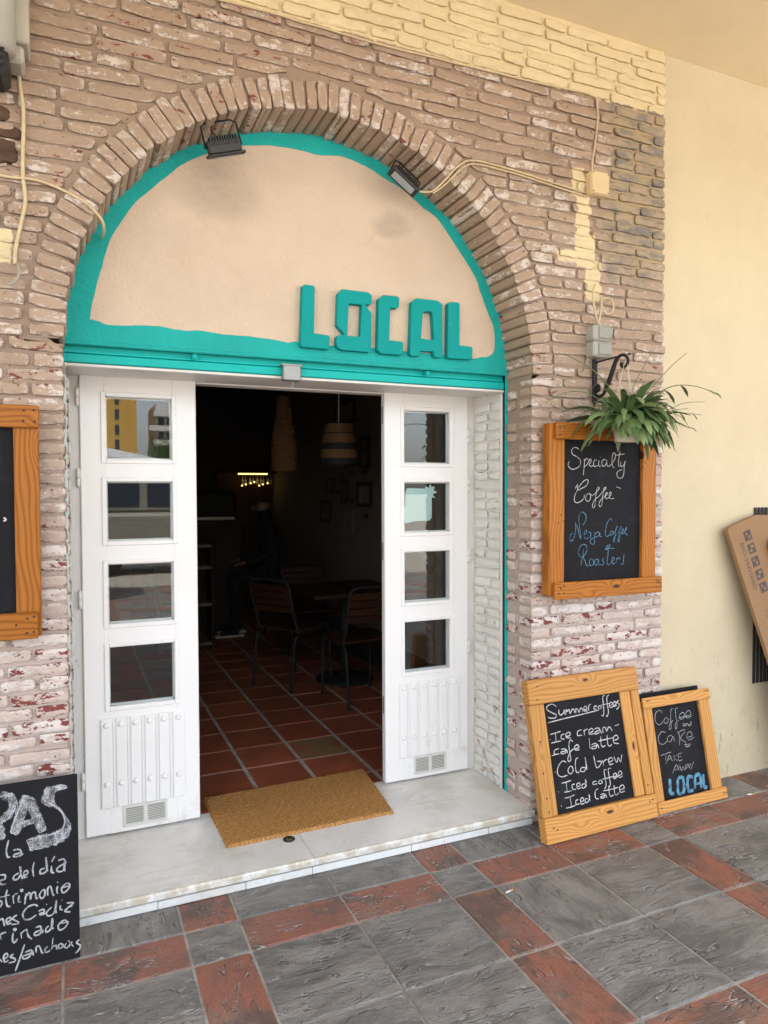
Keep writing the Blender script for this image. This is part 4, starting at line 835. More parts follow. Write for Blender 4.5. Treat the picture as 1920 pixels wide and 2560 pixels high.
q = MB(); q.tube([(2.376, 2.79, 2.405), (2.375, 2.79, 2.425)], .012, 8); q.build('cable_gland', 'grey_plastic', t)
cable('cable', 'looped pale cable above the grey switches', [(2.372, 2.785, 2.42), (2.375, 2.78, 2.46), (2.388, 2.785, 2.53), (2.386, 2.79, 2.555), (2.392, 2.785, 2.50), (2.41, 2.78, 2.47), (2.44, 2.778, 2.475), (2.455, 2.778, 2.505), (2.44, 2.78, 2.54), (2.41, 2.785, 2.545), (2.392, 2.79, 2.53)], .0048)
cable('cable', 'pale cable bowed out left of the loop above the switches', [(2.365, 2.785, 2.42), (2.345, 2.775, 2.45), (2.328, 2.772, 2.51), (2.328, 2.775, 2.57), (2.35, 2.79, 2.605)], .005, seed=5)

# ------------------------------------------------------------------ left edge: white duct and dark lamp box
t = thing('white_duct', 'white ducting box at the top left corner of the brick', 'duct', (-.25, YF, 3.06))
q = MB(); q.box((-.42, 2.70, 3.105), (-.108, YF-.006, 4.0-.16), .006); q.build('duct_box', 'duct_plastic', t)
q = MB(); q.box((-.40, 2.715, 3.045), (-.125, YF-.006, 3.106), .01); q.build('lower_lip', 'duct_plastic', t)
q = MB(); q.tube([(-.20, 2.66, 3.04), (-.20, 2.66, 3.84)], .055, 16); q.build('pipe', 'duct_plastic', t)
t = thing('wall_lamp', 'dark grey ribbed box under the white duct at the left edge', 'wall lamp', (-.27, 2.74, 2.97))
q = MB(); q.box((-.40, 2.64, 2.965), (-.168, 2.80, 3.115), .022); q.build('housing', 'dark_plastic', t)
for i in range(5):
    q = MB(); q.box((-.395, 2.632, 2.985+i*.024), (-.176, 2.642, 3.0+i*.024), .004); q.build('rib', 'dark_plastic', t)

# ------------------------------------------------------------------ iron hook and hanging plant
t = thing('plant_hook', 'black wrought iron scroll bracket holding the hanging plant', 'bracket', (2.355, YF-.01, 2.04))
q = MB(); q.box((2.342, 2.790, 2.035), (2.370, 2.803, 2.245), .003); q.add([(2.342, 2.796, 2.036), (2.370, 2.796, 2.036), (2.356, 2.796, 2.01), (2.356, 2.790, 2.036)], [(0, 1, 2), (0, 2, 3), (3, 2, 1)]); q.build('back_plate', 'black_iron', t)
hook = [(0.0, -.05), (.005, -.062), (.016, -.055), (.014, -.038), (.0, -.034), (-.012, -.048), (-.01, -.072), (.012, -.088), (.04, -.08), (.06, -.045), (.085, .01), (.105, .062), (.125, .088), (.152, .092), (.172, .072), (.17, .045), (.152, .034), (.137, .045), (.142, .058)]
e1 = Vector((.25, -.97, 0)).normalized()
def hk(u, w): v = Vector((2.357, 2.785, 2.15)) + e1*u; v.z += w; return v
q = MB(); P = smooth([hk(a*1.0, b_) for a, b_ in hook], 5); q.tube(P, [.0075 + .004*math.exp(-((i-len(P)*.55)/(len(P)*.08))**2) for i in range(len(P))], 8); q.tube([hk(-.005, .078), hk(.10, .088), hk(.165, .092), hk(.19, .092)], .004, 6); q.build('scroll', 'black_iron', t)
hp = hk(.165, .092); PC = Vector((hp.x+.0, hp.y, 1.83))
t = thing('hanging_plant', 'green strap-leaved plant in a small cream pot hanging over the chalkboard', 'plant', tuple(PC))
q = MB(); q.lathe([(.050, 0), (.052, .004), (.066, .105), (.070, .107), (.070, .118), (.064, .118), (.062, .102), (.001, .10)], tuple(PC), 28); q.build('pot', 'pot', t)
q = MB()
for a in (.4, 2.5, 4.6): q.tube([hp + Vector((0, 0, -.006)), PC + Vector((.066*math.cos(a), .066*math.sin(a), .116))], .0017, 5)
q.tube([hp + Vector((.003, 0, .012)), hp + Vector((0, 0, -.03)), hp + Vector((.003, .002, -.07))], .006, 6); q.build('string', 'string', t)
rg = random.Random(17); lv = MB(); sm = MB()
def leaf(p0, az, el, L, wd, droop, col, twist=0.0, fold=.25):
    n = 9; p_ = Vector(p0); d = Vector((math.cos(az)*math.cos(el), math.sin(az)*math.cos(el), math.sin(el))); side = Vector((-math.sin(az), math.cos(az), 0)); vs, fs = [], []
    rot = Matrix.Rotation(twist, 3, d); side = rot @ side
    for i in range(n+1):
        f = i/n; w = wd*(math.sin(math.pi*min(1, f*.86+.10))**.75)*(1 if f < .97 else .35)*(1+.10*math.sin(f*19+az*5))
        up = side.cross(d).normalized(); s2 = (side - d*side.dot(d)).normalized()
        vs += [p_ - s2*w*.5 + up*w*fold*.5, p_.copy(), p_ + s2*w*.5 + up*w*fold*.5]
        p_ = p_ + d*(L/n); d = (d + Vector((0, 0, -droop/n*(.5+f)))).normalized()
    for i in range(n):
        for j in (0, 1): fs.append((i*3+j, i*3+j+1, i*3+j+4, i*3+j+3))
    lv.add(vs, fs, col, True); return p_, d
top = PC + Vector((0, 0, .105))
for i in range(150):
    az = rg.uniform(0, 6.283); 
    if i % 3 == 0: az = rg.gauss(-1.2, .9)
    rr = .045*math.sqrt(rg.random()); b0 = top + Vector((math.cos(az)*rr, math.sin(az)*rr, -.01)); el = rg.uniform(-.15, 1.35); L = rg.uniform(.13, .32)*(1.0 if el < .9 else .78)
    cr = rg.random()**1.4
    leaf(b0, az, el, L, rg.uniform(.020, .050), rg.uniform(1.0, 4.2), (cr, 0, 0), rg.uniform(-.6, .6), rg.uniform(.05, .4))
for i in range(30):                                  # big flat front leaves
    az = rg.gauss(-1.35, .6); b0 = top + Vector((math.cos(az)*.05, math.sin(az)*.05, 0)); leaf(b0, az, rg.uniform(-.1, .5), rg.uniform(.12, .22), rg.uniform(.040, .058), rg.uniform(2.2, 4.2), (.45+.5*rg.random(), 0, 0), rg.uniform(-.4, .4), .12)
for i in range(26):                                  # leaves hanging over the right side of the pot
    az = rg.gauss(-.5, .5); b0 = top + Vector((math.cos(az)*.05, math.sin(az)*.05, 0)); leaf(b0, az, rg.uniform(-.2, .7), rg.uniform(.16, .27), rg.uniform(.026, .05), rg.uniform(2.8, 4.8), (.15+.7*rg.random(), 0, 0), rg.uniform(-.8, .8), .15)
def stem(pts, r=.0016, tips=()):
    r *= 1.6
    P = smooth([PC + Vector(p_) for p_ in pts], 6); sm.tube(P, [r*(1-.5*i/len(P)) for i in range(len(P))], 5, (.25, 0, 0))
    for f, az, L, w in tips:
        b0 = P[int(f*(len(P)-1))]; leaf(b0, az, -.2, L, w, 1.6, (.35, 0, 0), .3)
stem([(0, 0, .11), (-.10, -.03, .22), (-.25, -.06, .315), (-.42, -.08, .37)], .0022, [(.5, 2.9, .09, .016), (.75, 3.3, .06, .01)])
stem([(0, 0, .11), (-.12, -.04, .15), (-.28, -.06, .21), (-.42, -.08, .20), (-.52, -.08, .15)], .0018)
stem([(0, 0, .1), (-.09, -.05, .12), (-.19, -.07, .11), (-.27, -.08, .06)], .0018, [(.9, 3.3, .05, .012)])
stem([(0, 0, .1), (-.13, -.04, .07), (-.25, -.06, .02), (-.30, -.07, -.03)], .0018, [(.6, 3.0, .08, .018), (1, 3.6, .04, .01)])
stem([(0, 0, .11), (.09, -.02, .22), (.24, -.03, .36), (.35, -.03, .44)], .0018)
stem([(0, 0, .11), (.10, -.03, .20), (.24, -.05, .27), (.38, -.06, .275), (.50, -.06, .25)], .002, [(.6, .3, .09, .022), (.45, .2, .11, .024), (.9, -1.2, .05, .018), (1, -.4, .05, .02), (.97, -1.4, .06, .018)])
stem([(0, 0, .11), (.16, -.03, .13), (.30, -.05, .19), (.45, -.05, .205)], .0016)
stem([(0, 0, .11), (.15, -.03, .12), (.28, -.05, .145), (.43, -.05, .14)], .0016, [(.7, .2, .07, .012), (.85, .1, .05, .01)])
stem([(0, 0, .11), (.16, -.04, .14), (.27, -.06, .13), (.33, -.07, .07)], .0016, [(.97, -1.2, .05, .012)])
stem([(0, 0, .11), (.02, -.02, .25), (.08, -.03, .36), (.12, -.03, .42)], .0014)
stem([(0, 0, .1), (.12, -.05, .12), (.22, -.07, .15), (.31, -.08, .165)], .0016, [(.6, .3, .08, .016)])
for i in range(14):
    az = rg.uniform(2.4, 3.9) if i % 2 else rg.uniform(-.7, .7); L = rg.uniform(.13, .28); stem([(0, 0, .11), (math.cos(az)*L*.5, math.sin(az)*L*.3-.03, .11+L*.35), (math.cos(az)*L, math.sin(az)*L*.3-.05, .11+L*rg.uniform(-.1, .6))], .0014, [(rg.uniform(.6, 1), az, rg.uniform(.05, .1), rg.uniform(.01, .02)), (rg.uniform(.3, .7), az+.6, rg.uniform(.05, .1), rg.uniform(.01, .02))])
lv.build('leaves', 'leaf', t, fixn=False); sm.build('stems', 'leaf', t, fixn=False)

# ------------------------------------------------------------------ doormat, floor socket, cigarette ends
q = MB(); nx, ny = 90, 56; rg = random.Random(6); vs, fs = [], []
MA, MBb, MC, MD = Vector((.585, 3.020)), Vector((1.378, 3.032)), Vector((1.448, 3.585)), Vector((.572, 3.562))
for i in range(nx+1):
    for j in range(ny+1):
        u, v = i/nx, j/ny; a = (MA.lerp(MBb, u)).lerp(MD.lerp(MC, u), v); ed = (i in (0, nx)) or (j in (0, ny))
        jx, jy = (rg.uniform(-.003, .003), rg.uniform(-.003, .003)) if ed else (0, 0)
        vs.append((a.x+jx, a.y+jy, ZS + (.001 if ed else .013+rg.uniform(-.0016, .0016))))
for i in range(nx):
    for j in range(ny): k_ = i*(ny+1)+j; fs.append((k_, k_+ny+1, k_+ny+2, k_+1))
q.add(vs, fs, None, True); tag(q.build('doormat', 'coir', fixn=False), 'golden brown coir doormat lying on the marble step', 'doormat')
t = thing('floor_socket', 'round brass door stop socket in the marble step before the mat', 'floor socket', (.851, 2.992, ZS))
q = MB(); q.lathe([(.026, .0002), (.026, .004), (.022, .006), (.016, .005)], (.851, 2.992, ZS), 24); q.build('ring', 'rubber', t)
q = MB(); q.lathe([(.0155, .003), (.0155, .0062), (.012, .0068), (.003, .0045)], (.851, 2.992, ZS), 20); q.build('cap', 'brass', t)
for (x, y, a, lab) in ((1.571, 2.366, .2, 'cigarette end lying on a dark tile by a red bar tile'), (3.237, 2.62, -.3, 'cigarette end lying right of the smaller pine chalkboard')):
    t = thing('cigarette_end', lab, 'cigarette end', (x, y, .0045), (0, 0, a)); q = MB(); q.lathe([(.0036, -.012), (.0036, .012)], (0, 0, 0), 10, 'x'); q.build('paper', 'butt_paper', t, local=True)
    q = MB(); q.lathe([(.0038, .012), (.0038, .027)], (0, 0, 0), 10, 'x'); q.build('filter', 'butt_filter', t, local=True)

# ------------------------------------------------------------------ wall vent and leaning cardboard
t = thing('wall_grille', 'black barred grille on the cream wall behind the cardboard', 'grille', (3.72, YF+.02, .50))
for i in range(16):
    q = MB(); x = 3.522+i*.0288; q.box((x, 2.832, .505), (x+.0195, 2.8405, 1.505), .003); q.build('bar', 'slot_black', t)
t = thing('cardboard_box', 'flattened brown shipping carton leaning on the cream wall', 'cardboard', (3.5, 2.62, 0), (-math.atan2(.16, 1.40), 0, 0))
# carton in its own frame: x along the wall, z up the lean
q = MB()
c0 = [(.20, .0), (1.0, .0), (.86, 1.46), (-.02, 1.475), (-.16, 1.435), (-.245, 1.405), (-.25, 1.385)]
q.prism(c0, .0, .022); q.build('panel', 'cardboard', t, local=True)
q = MB(); q.prism([(.36, .2), (1.0, .2), (.9, 1.36), (.05, 1.34), (.035, 1.30)], -.030, -.004); fl_ = q.build('flap', 'cardboard', t, 'brown carton flap lying over the printed side', local=True)
q = MB(); q.prism([(.05, 1.30), (.12, 1.22), (.40, 1.24), (.40, 1.31)], -.0315, -.0302); q.build('tape', 'tape', t, local=True)
ax = Vector((.288, -.958)).normalized(); ay = Vector((.958, .288))
ink = MB()
def pt(o, u, w): v = Vector(o) + ax*u + ay*w; return (v.x, v.y)
def sq(o, u0, u1, w0, w1, y=-.0006): ink.prism([pt(o, u0, w0), pt(o, u1, w0), pt(o, u1, w1), pt(o, u0, w1)], y, -.00005)
O = (-.235, 1.405)
icons = MB()
for i in range(5):
    u0 = .05 + i*.075; sq(O, u0, u0+.056, .085, .142)
    for k_ in range(2):
        cu, cw = u0+.018+.02*k_, .105+.016*((i+k_) % 2)
        poly = [pt(O, cu+.010*math.cos(a), cw+.010*math.sin(a)*(1.3 if i % 2 else .8)) for a in [k2*math.pi/(3 if (i+k_) % 2 else 2) for k2 in range(6 if (i+k_) % 2 else 4)]]
        icons.prism(poly, -.0012, -.0007)
for i in range(7):
    u0 = .50 + i*.062
    for a in ((u0, u0+.040, .075, .078), (u0, u0+.040, .110, .113), (u0, u0+.003, .078, .110), (u0+.037, u0+.040, .078, .110)): sq(O, *a)
sq(O, .835, .839, .083, .107); sq(O, .83, .845, .094, .097)
inko = ink.build('print', 'ink', t, local=True); icons.build('symbols', 'cardboard', inko, local=True)
def text(s, o, u, w, h, parent, mat='ink', y=-.0006):
    cu = bpy.data.curves.new('txt', 'FONT'); cu.body = s; cu.size = h; ob = bpy.data.objects.new('txt', cu); COL.objects.link(ob)
    dg = bpy.context.evaluated_depsgraph_get(); me = bpy.data.meshes.new_from_object(ob.evaluated_get(dg)); bpy.data.objects.remove(ob); bpy.data.curves.remove(cu)
    q = MB(); q.add([(*pt(o, u+v.co.x, w+v.co.y), 0) for v in me.vertices], [tuple(p_.vertices) for p_ in me.polygons]); q.v = [(a, y, b_) for a, b_, _ in q.v]
    bpy.data.meshes.remove(me); q.build('lettering', mat, parent, local=True, fixn=False)
text('84D-344V00BD', O, .10, .038, .042, t)
for i, s_ in enumerate(('US', 'CA', 'UK', 'DE', 'FR', 'ES', 'IT')): text(s_, O, .503+i*.062, .12, .030, t)
text('G.W.', O, .97, .12, .03, t); text('MEAS.: 146x', O, .97, .075, .03, t)
# ------------------------------------------------------------------ inside the cafe
ZI = ZS
def cafe_chair(label, loc, rz):
    t = thing('cafe_chair', label, 'chair', loc, (0, 0, rz), 'slatted cafe chairs round the wooden table')
    w, d = .40, .42
    for s_ in (-1, 1):                                     # the chair faces +y in its own frame, back at -y
        q = MB(); q.tube(smooth([(s_*w/2, -d/2-.03, 0), (s_*w/2, -d/2+.01, .36), (s_*w/2, -d/2+.05, .425), (s_*w/2, -d/2+.12, .44), (s_*w/2, d/2-.05, .44), (s_*w/2, d/2-.01, .42), (s_*w/2, d/2+.01, .36), (s_*w/2, d/2+.03, 0)], 5), .011, 8); q.build('leg_frame', 'black_iron', t, local=True)
    q = MB(); q.tube(smooth([(-w/2, -d/2+.06, .43), (-w/2, -d/2-.0, .60), (-w/2, -d/2-.05, .80), (-w/2+.03, -d/2-.06, .845), (-w/2+.09, -d/2-.062, .855), (w/2-.09, -d/2-.062, .855), (w/2-.03, -d/2-.06, .845), (w/2, -d/2-.05, .80), (w/2, -d/2, .60), (w/2, -d/2+.06, .43)], 5), .011, 8); q.build('back_frame', 'black_iron', t, local=True)
    for zz, yy in ((.625, -.008), (.680, -.020), (.735, -.032), (.790, -.044)):
        q = MB(); q.box((-w/2+.008, -.008, -.0235), (w/2-.008, .008, .0235), .003); o = q.build('back_slat', 'dark_wood_x', t, local=True); o.location = (0, -d/2+yy, zz)
    for i in range(7):
        q = MB(); q.box((-w/2-.004, -.024, -.009), (w/2+.004, .024, .009), .003); o = q.build('seat_slat', 'dark_wood_x', t, local=True); o.location = (0, -d/2+.06+i*.058, .46)
    return t
cafe_chair('black framed cafe chair with wood slats, partly hidden behind the right door', (1.93, 4.86, ZI), R(4))
cafe_chair('black framed cafe chair left of the wooden table, turned sideways', (1.60, 5.48, ZI), R(-58))
cafe_chair('dark slatted cafe chair at the far side of the wooden table', (1.98, 6.25, ZI), R(176))
t = thing('cafe_table', 'small wooden cafe table against the right inside wall', 'table', (2.02, 5.42, ZI))
for i in range(5):
    q = MB(); q.box((-.375, -.074, -.016), (.375, .074, .016), .003); o = q.build('tabletop_plank', 'dark_wood_x', t, local=True); o.location = (0, -.30+i*.15, .735)
q = MB(); q.tube([(0, 0, .03), (0, 0, .72)], .03, 12); q.box((-.25, -.25, .70), (.25, .25, .716)); q.build('post', 'black_iron', t, local=True)
q = MB(); q.lathe([(.24, 0), (.24, .012), (.05, .03)], (0, 0, 0), 24); q.build('foot', 'black_iron', t, local=True)

t = thing('pendant_lamp', 'tall bottle-shaped woven pendant lamp glowing faintly', 'lamp', (1.63, 5.8, 1.78))
prof = [(.104, 0), (.106, .10), (.105, .22), (.098, .30), (.082, .38), (.068, .47), (.062, .56), (.060, .615)]
q = MB(); vs, fs = [], []; n = 40
rings = []
for i in range(62):
    h = .615*i/61
    for a, b_ in zip(prof[:-1], prof[1:]):
        if a[1] <= h <= b_[1]: rr = a[0]+(b_[0]-a[0])*(h-a[1])/(b_[1]-a[1]); break
    rings.append((rr+(.0022 if i % 2 else -.0012), h))
rg = random.Random(2)
for rr, h in rings:
    for j in range(n): a = 2*math.pi*j/n; r2 = rr+rg.uniform(-.0012, .0012); vs.append((1.63+r2*math.cos(a), 5.8+r2*math.sin(a), 1.78+h))
for i in range(61):
    for j in range(n):
        if rg.random() < .05: continue
        fs.append((i*n+j, i*n+(j+1) % n, (i+1)*n+(j+1) % n, (i+1)*n+j))
q.add(vs, fs); q.build('woven_shade', 'wicker', t, fixn=False)
q = MB(); q.lathe([(.004, -.03), (.022, -.018), (.024, .0), (.018, .02), (.008, .04)], (1.63, 5.8, 2.03), 14); q.build('bulb', 'bulb', t)
q = MB(); q.tube([(1.63, 5.8, 2.06), (1.63, 5.8, 2.94)], .004, 6); q.build('cord', 'dark_plastic', t)
t = thing('pendant_lamp', 'striped basket pendant lamp hanging near the picture wall', 'lamp', (1.79, 4.9, 1.80))
for a, b_, mt, nm in ((0, .046, 'slot_black', 'dark_band'), (.046, .108, 'wicker', 'woven_band'), (.108, .155, 'slot_black', 'dark_band'), (.155, .223, 'wicker', 'woven_band'), (.223, .232, 'slot_black', 'dark_band'), (.232, .292, 'wicker', 'woven_band')):
    R_ = lambda h: .143-.045*(h/.292)**1.25
    pr = []; k_ = max(2, int((b_-a)/.007))
    for i in range(k_+1): h = a+(b_-a)*i/k_; pr.append((R_(h)+(.002 if i % 2 else 0), h))
    vs, fs = [], []; n = 48; q = MB()
    for rr, h in pr:
        for j in range(n): an = 2*math.pi*j/n; vs.append((1.79+rr*math.cos(an), 4.9+rr*math.sin(an), 1.80+h))
    for i in range(len(pr)-1):
        for j in range(n): fs.append((i*n+j, i*n+(j+1) % n, (i+1)*n+(j+1) % n, (i+1)*n+j))
    q.add(vs, fs, None, True); q.build(nm, mt, t, fixn=False)
q = MB(); q.lathe([(.098, .290), (.09, .297), (.002, .299)], (1.79, 4.9, 1.80), 40); q.build('top_disc', 'wicker', t)
q = MB(); q.tube(smooth([(1.79, 4.9, 2.095), (1.792, 4.9, 2.4), (1.79, 4.9, 2.78)], 4), .004, 6); q.build('cord', 'white_plastic', t)
k_ = 2.42/1.95
def frame(label, y0, y1, z0, z1):
    y0, y1 = y0*k_, y1*k_; z0, z1 = [1.6+(z-1.6)*k_ for z in (z0, z1)]; b_ = .032
    t = thing('picture_frame', label, 'picture', (2.41, (y0+y1)/2, z0), group='pictures on the right inside wall')
    q = MB(); q.box((2.392, y0, z0), (2.418, y0+b_, z1), .003); q.box((2.392, y1-b_, z0), (2.418, y1, z1), .003); q.box((2.3925, y0+b_, z0), (2.418, y1-b_, z0+b_), .003); q.box((2.3925, y0+b_, z1-b_), (2.418, y1-b_, z1), .003); q.build('frame', 'picture_frame', t)
    q = MB(); q.box((2.408, y0+b_, z0+b_), (2.416, y1-b_, z1-b_)); q.build('print', 'paper', t)
frame('tall dark picture frame right of the striped basket lamp', 4.668, 4.862, 1.771, 2.0)
frame('picture frame nearest the right door below the tall one', 4.638, 4.908, 1.492, 1.669)
frame('narrow picture frame in the middle of the picture wall', 5.10, 5.25, 1.513, 1.691)
frame('small picture frame left of the narrow one', 5.406, 5.605, 1.596, 1.726)
frame('picture frame lowest on the left of the picture wall', 5.489, 5.748, 1.357, 1.538)
frame('pale edged picture frame high above the striped basket lamp', 4.955, 5.39, 2.125, 2.30)
frame('picture frame half hidden behind the striped basket lamp', 4.945, 5.157, 1.79, 1.97)
t = thing('poster', 'small brown paper print below the narrow picture frame', 'poster', (2.415, 6.37, 1.20)); q = MB(); q.box((2.412, 5.015*k_, 1.6-.318*k_), (2.419, 5.258*k_, 1.6-.137*k_)); q.build('sheet', 'paper', t)
for i, (y, z, lab) in enumerate(((4.77, 1.43, 'black caption card under the picture frame nearest the door'), (4.79, 1.745, 'black caption card under the tall dark picture frame'), (5.05, 1.742, 'black caption card under the frame half hidden by the lamp'), (5.03, 1.535, 'black caption card beside the foot of the narrow picture frame'), (5.37, 1.60, 'black caption card beside the small picture frame'), (5.25, 1.735, 'black caption card between the lamp and the narrow picture frame'))):
    q = MB(); yy = y*k_; zz = 1.6+(z-1.6)*k_; q.box((2.411, yy-.045, zz-.02), (2.4195, yy+.045, zz+.02), .001); tag(q.build('caption_card', 'picture_frame'), lab, 'card', 'caption cards on the picture wall')
# bar at the back
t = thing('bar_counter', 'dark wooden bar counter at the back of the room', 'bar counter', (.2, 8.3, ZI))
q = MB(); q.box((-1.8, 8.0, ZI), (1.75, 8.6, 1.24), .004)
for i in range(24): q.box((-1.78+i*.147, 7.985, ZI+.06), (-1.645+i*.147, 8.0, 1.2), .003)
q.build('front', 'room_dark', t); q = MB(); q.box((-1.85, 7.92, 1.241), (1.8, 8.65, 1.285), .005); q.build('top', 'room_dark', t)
t = thing('back_shelf', 'lit back bar shelf with hanging glasses under a yellow light strip', 'shelf', (2.1, 9.1, 1.60))
q = MB(); q.box((1.7, 8.95, 1.845), (2.415, 9.2, 1.87)); q.box((1.7, 9.17, 1.25), (2.415, 9.199, 1.845)); q.build('board', 'dark_wood_x', t)
q = MB(); q.box((1.93, 8.955, 1.828), (2.30, 8.985, 1.8445)); q.build('light_strip', 'led', t, 'glowing yellow light strip')
for i in range(7):  # small glowing beads added as glints off the glasses, not real lamps
    q = MB(); q.lathe([(.002, -.012), (.010, -.006), (.011, .002), (.004, .010)], (1.98+i*.055, 8.99+.03*(i % 2), 1.69+.045*((i*5) % 4)/3), 10); q.build('glint_bead', 'bulb', t, 'tiny glowing bead added as a warm glint on the back bar')
rg = random.Random(8)
for i in range(9):
    x = 2.0+i*.047; y = 9.06+rg.uniform(-.03, .03)
    q = MB(); q.lathe([(.019, 1.835), (.019, 1.832), (.003, 1.828), (.003, 1.775), (.012, 1.765), (.02, 1.74), (.019, 1.71), (.016, 1.70)], (x, y, 0), 10)
    tag(q.build('wine_glass', 'chrome'), 'stemmed glass hanging upside down under the light strip', 'glass', 'glasses hanging at the back bar')
t = thing('coffee_machine', 'black coffee machine on the bar at the back', 'coffee machine', (1.42, 8.3, 1.286))
q = MB(); q.box((1.15, 8.12, 1.32), (1.72, 8.52, 1.62), .03); q.build('body', 'black_iron', t); q = MB(); q.box((1.17, 8.10, 1.286), (1.70, 8.5, 1.33), .006); q.build('drip_tray', 'chrome', t)
for x in (1.3, 1.56): q = MB(); q.tube([(x, 8.11, 1.44), (x, 8.02, 1.43), (x, 7.96, 1.425)], .014, 8); q.build('filter_handle', 'dark_plastic', t)
t = thing('shelf_unit', 'open shelf unit with pale shelf edges seen beside the left door', 'shelf', (1.0, 7.1, ZI))
for z in (.12, .50, .86, 1.07): q = MB(); q.box((.75, 6.98, z), (1.23, 7.30, z+.03), .003); q.build('shelf_board', 'paper', t)
for x in (.73, 1.23): q = MB(); q.box((x, 6.98, ZI), (x+.022, 7.30, 1.11), .003); q.build('side_panel', 'room_dark', t)
# a person standing at the bar in the dark
def skin_body(name, joints, edges, mat, parent, sub=2):
    me = bpy.data.meshes.new(name); me.from_pydata([j[0] for j in joints], edges, []); o = bpy.data.objects.new(name, me); COL.objects.link(o)
    sk_ = o.modifiers.new('skin', 'SKIN'); ss = o.modifiers.new('sub', 'SUBSURF'); ss.levels = ss.render_levels = sub
    for i, j in enumerate(joints): me.skin_vertices[0].data[i].radius = j[1] if isinstance(j[1], tuple) else (j[1], j[1]); me.skin_vertices[0].data[i].use_root = (i == 0)
    dg = bpy.context.evaluated_depsgraph_get(); m2 = bpy.data.meshes.new_from_object(o.evaluated_get(dg)); bpy.data.objects.remove(o)
    for p_ in m2.polygons: p_.use_smooth = True
    m2.materials.clear(); m2.materials.append(M[mat]); ob = bpy.data.objects.new(name, m2); COL.objects.link(ob); ob.parent = parent; return ob
def make_person(label, loc, rz):
    t = thing('person', label, 'person', loc, (0, 0, rz))
    J = [((0, -.06, .66), (.16, .12)), ((0, -.05, .84), (.14, .11)), ((0, -.02, 1.06), (.17, .11)), ((0, .0, 1.17), (.10, .08)), ((0, .02, 1.23), .055), ((0, .05, 1.33), (.075, .09)), ((0, .05, 1.42), (.072, .088)),
     ((-.19, 0, 1.13), .055), ((-.23, .02, .88), .042), ((-.18, .22, .80), .034), ((-.17, .28, .79), .03), ((.19, 0, 1.13), .055), ((.23, .02, .88), .042), ((.18, .22, .80), .034), ((.17, .28, .79), .03),
     ((-.10, .0, .62), .085), ((-.12, .40, .60), .06), ((-.115, .36, .12), .043), ((-.115, .37, .05), .045), ((-.115, .47, .035), .035),
     ((.10, 0, .62), .085), ((.13, .40, .60), .06), ((.115, .30, .14), .043), ((.115, .31, .05), .045), ((.115, .41, .035), .035)]
    E_ = [(0, 1), (1, 2), (2, 3), (3, 4), (4, 5), (5, 6), (3, 7), (7, 8), (8, 9), (9, 10), (3, 11), (11, 12), (12, 13), (13, 14), (0, 15), (15, 16), (16, 17), (17, 18), (18, 19), (0, 20), (20, 21), (21, 22), (22, 23), (23, 24)]
    body = skin_body('body', J, E_, 'dark_cloth', t)
    hd = skin_body('face', [((0, .055, 1.29), (.07, .082)), ((0, .055, 1.37), (.079, .094)), ((0, .05, 1.44), (.074, .088))], [(0, 1), (1, 2)], 'skin', t)
    q = MB(); q.lathe([(.012, -.02), (.016, 0), (.006, .03)], (0, .155, 1.35), 8); q.build('nose', 'skin', hd, local=True)
    hr = skin_body('hair', [((0, .02, 1.39), (.084, .085)), ((0, .032, 1.46), (.083, .09))], [(0, 1)], 'hair', t)
    for s_, oy in ((-1, .36), (1, .30)):
        hnd = skin_body('hand', [((s_*.172, .27, .79), .026), ((s_*.165, .33, .775), (.030, .018)), ((s_*.160, .37, .765), (.026, .013)), ((s_*.140, .31, .775), .010), ((s_*.125, .345, .765), .008)] + [((s_*(.140+.013*i), .41-.004*abs(i-1.5), .755), .0085) for i in range(4)], [(0, 1), (1, 2), (1, 3), (3, 4), (2, 5), (2, 6), (2, 7), (2, 8)], 'skin', t)
        sh = skin_body('sneaker', [((s_*.11, oy-.02, .045), (.048, .045)), ((s_*.112, oy+.08, .04), (.046, .034)), ((s_*.115, oy+.19, .032), (.042, .026))], [(0, 1), (1, 2)], 'dark_cloth', t)
        q = MB(); q.box((s_*.11-.050, oy-.072, .0), (s_*.11+.054, oy+.232, .020), .009)
        q.build('sole', 'shoe_white', sh, local=True)


make_person('person in dark clothes and pale-soled sneakers sitting on a stool in the dark room', (1.95, 7.60, ZI), R(88))
t = thing('bar_stool', 'dark bar stool under the person in the dark room', 'stool', (2.01, 7.60, ZI)); q = MB(); q.lathe([(.17, .50), (.18, .51), (.18, .535), (.16, .545)], (0, 0, 0), 24); q.build('seat', 'dark_plastic', t, local=True)
for a in (.8, 2.4, 3.9, 5.5): q = MB(); q.tube([(.10*math.cos(a), .10*math.sin(a), .505), (.19*math.cos(a), .19*math.sin(a), 0)], .012, 8); q.build('leg', 'black_iron', t, local=True)
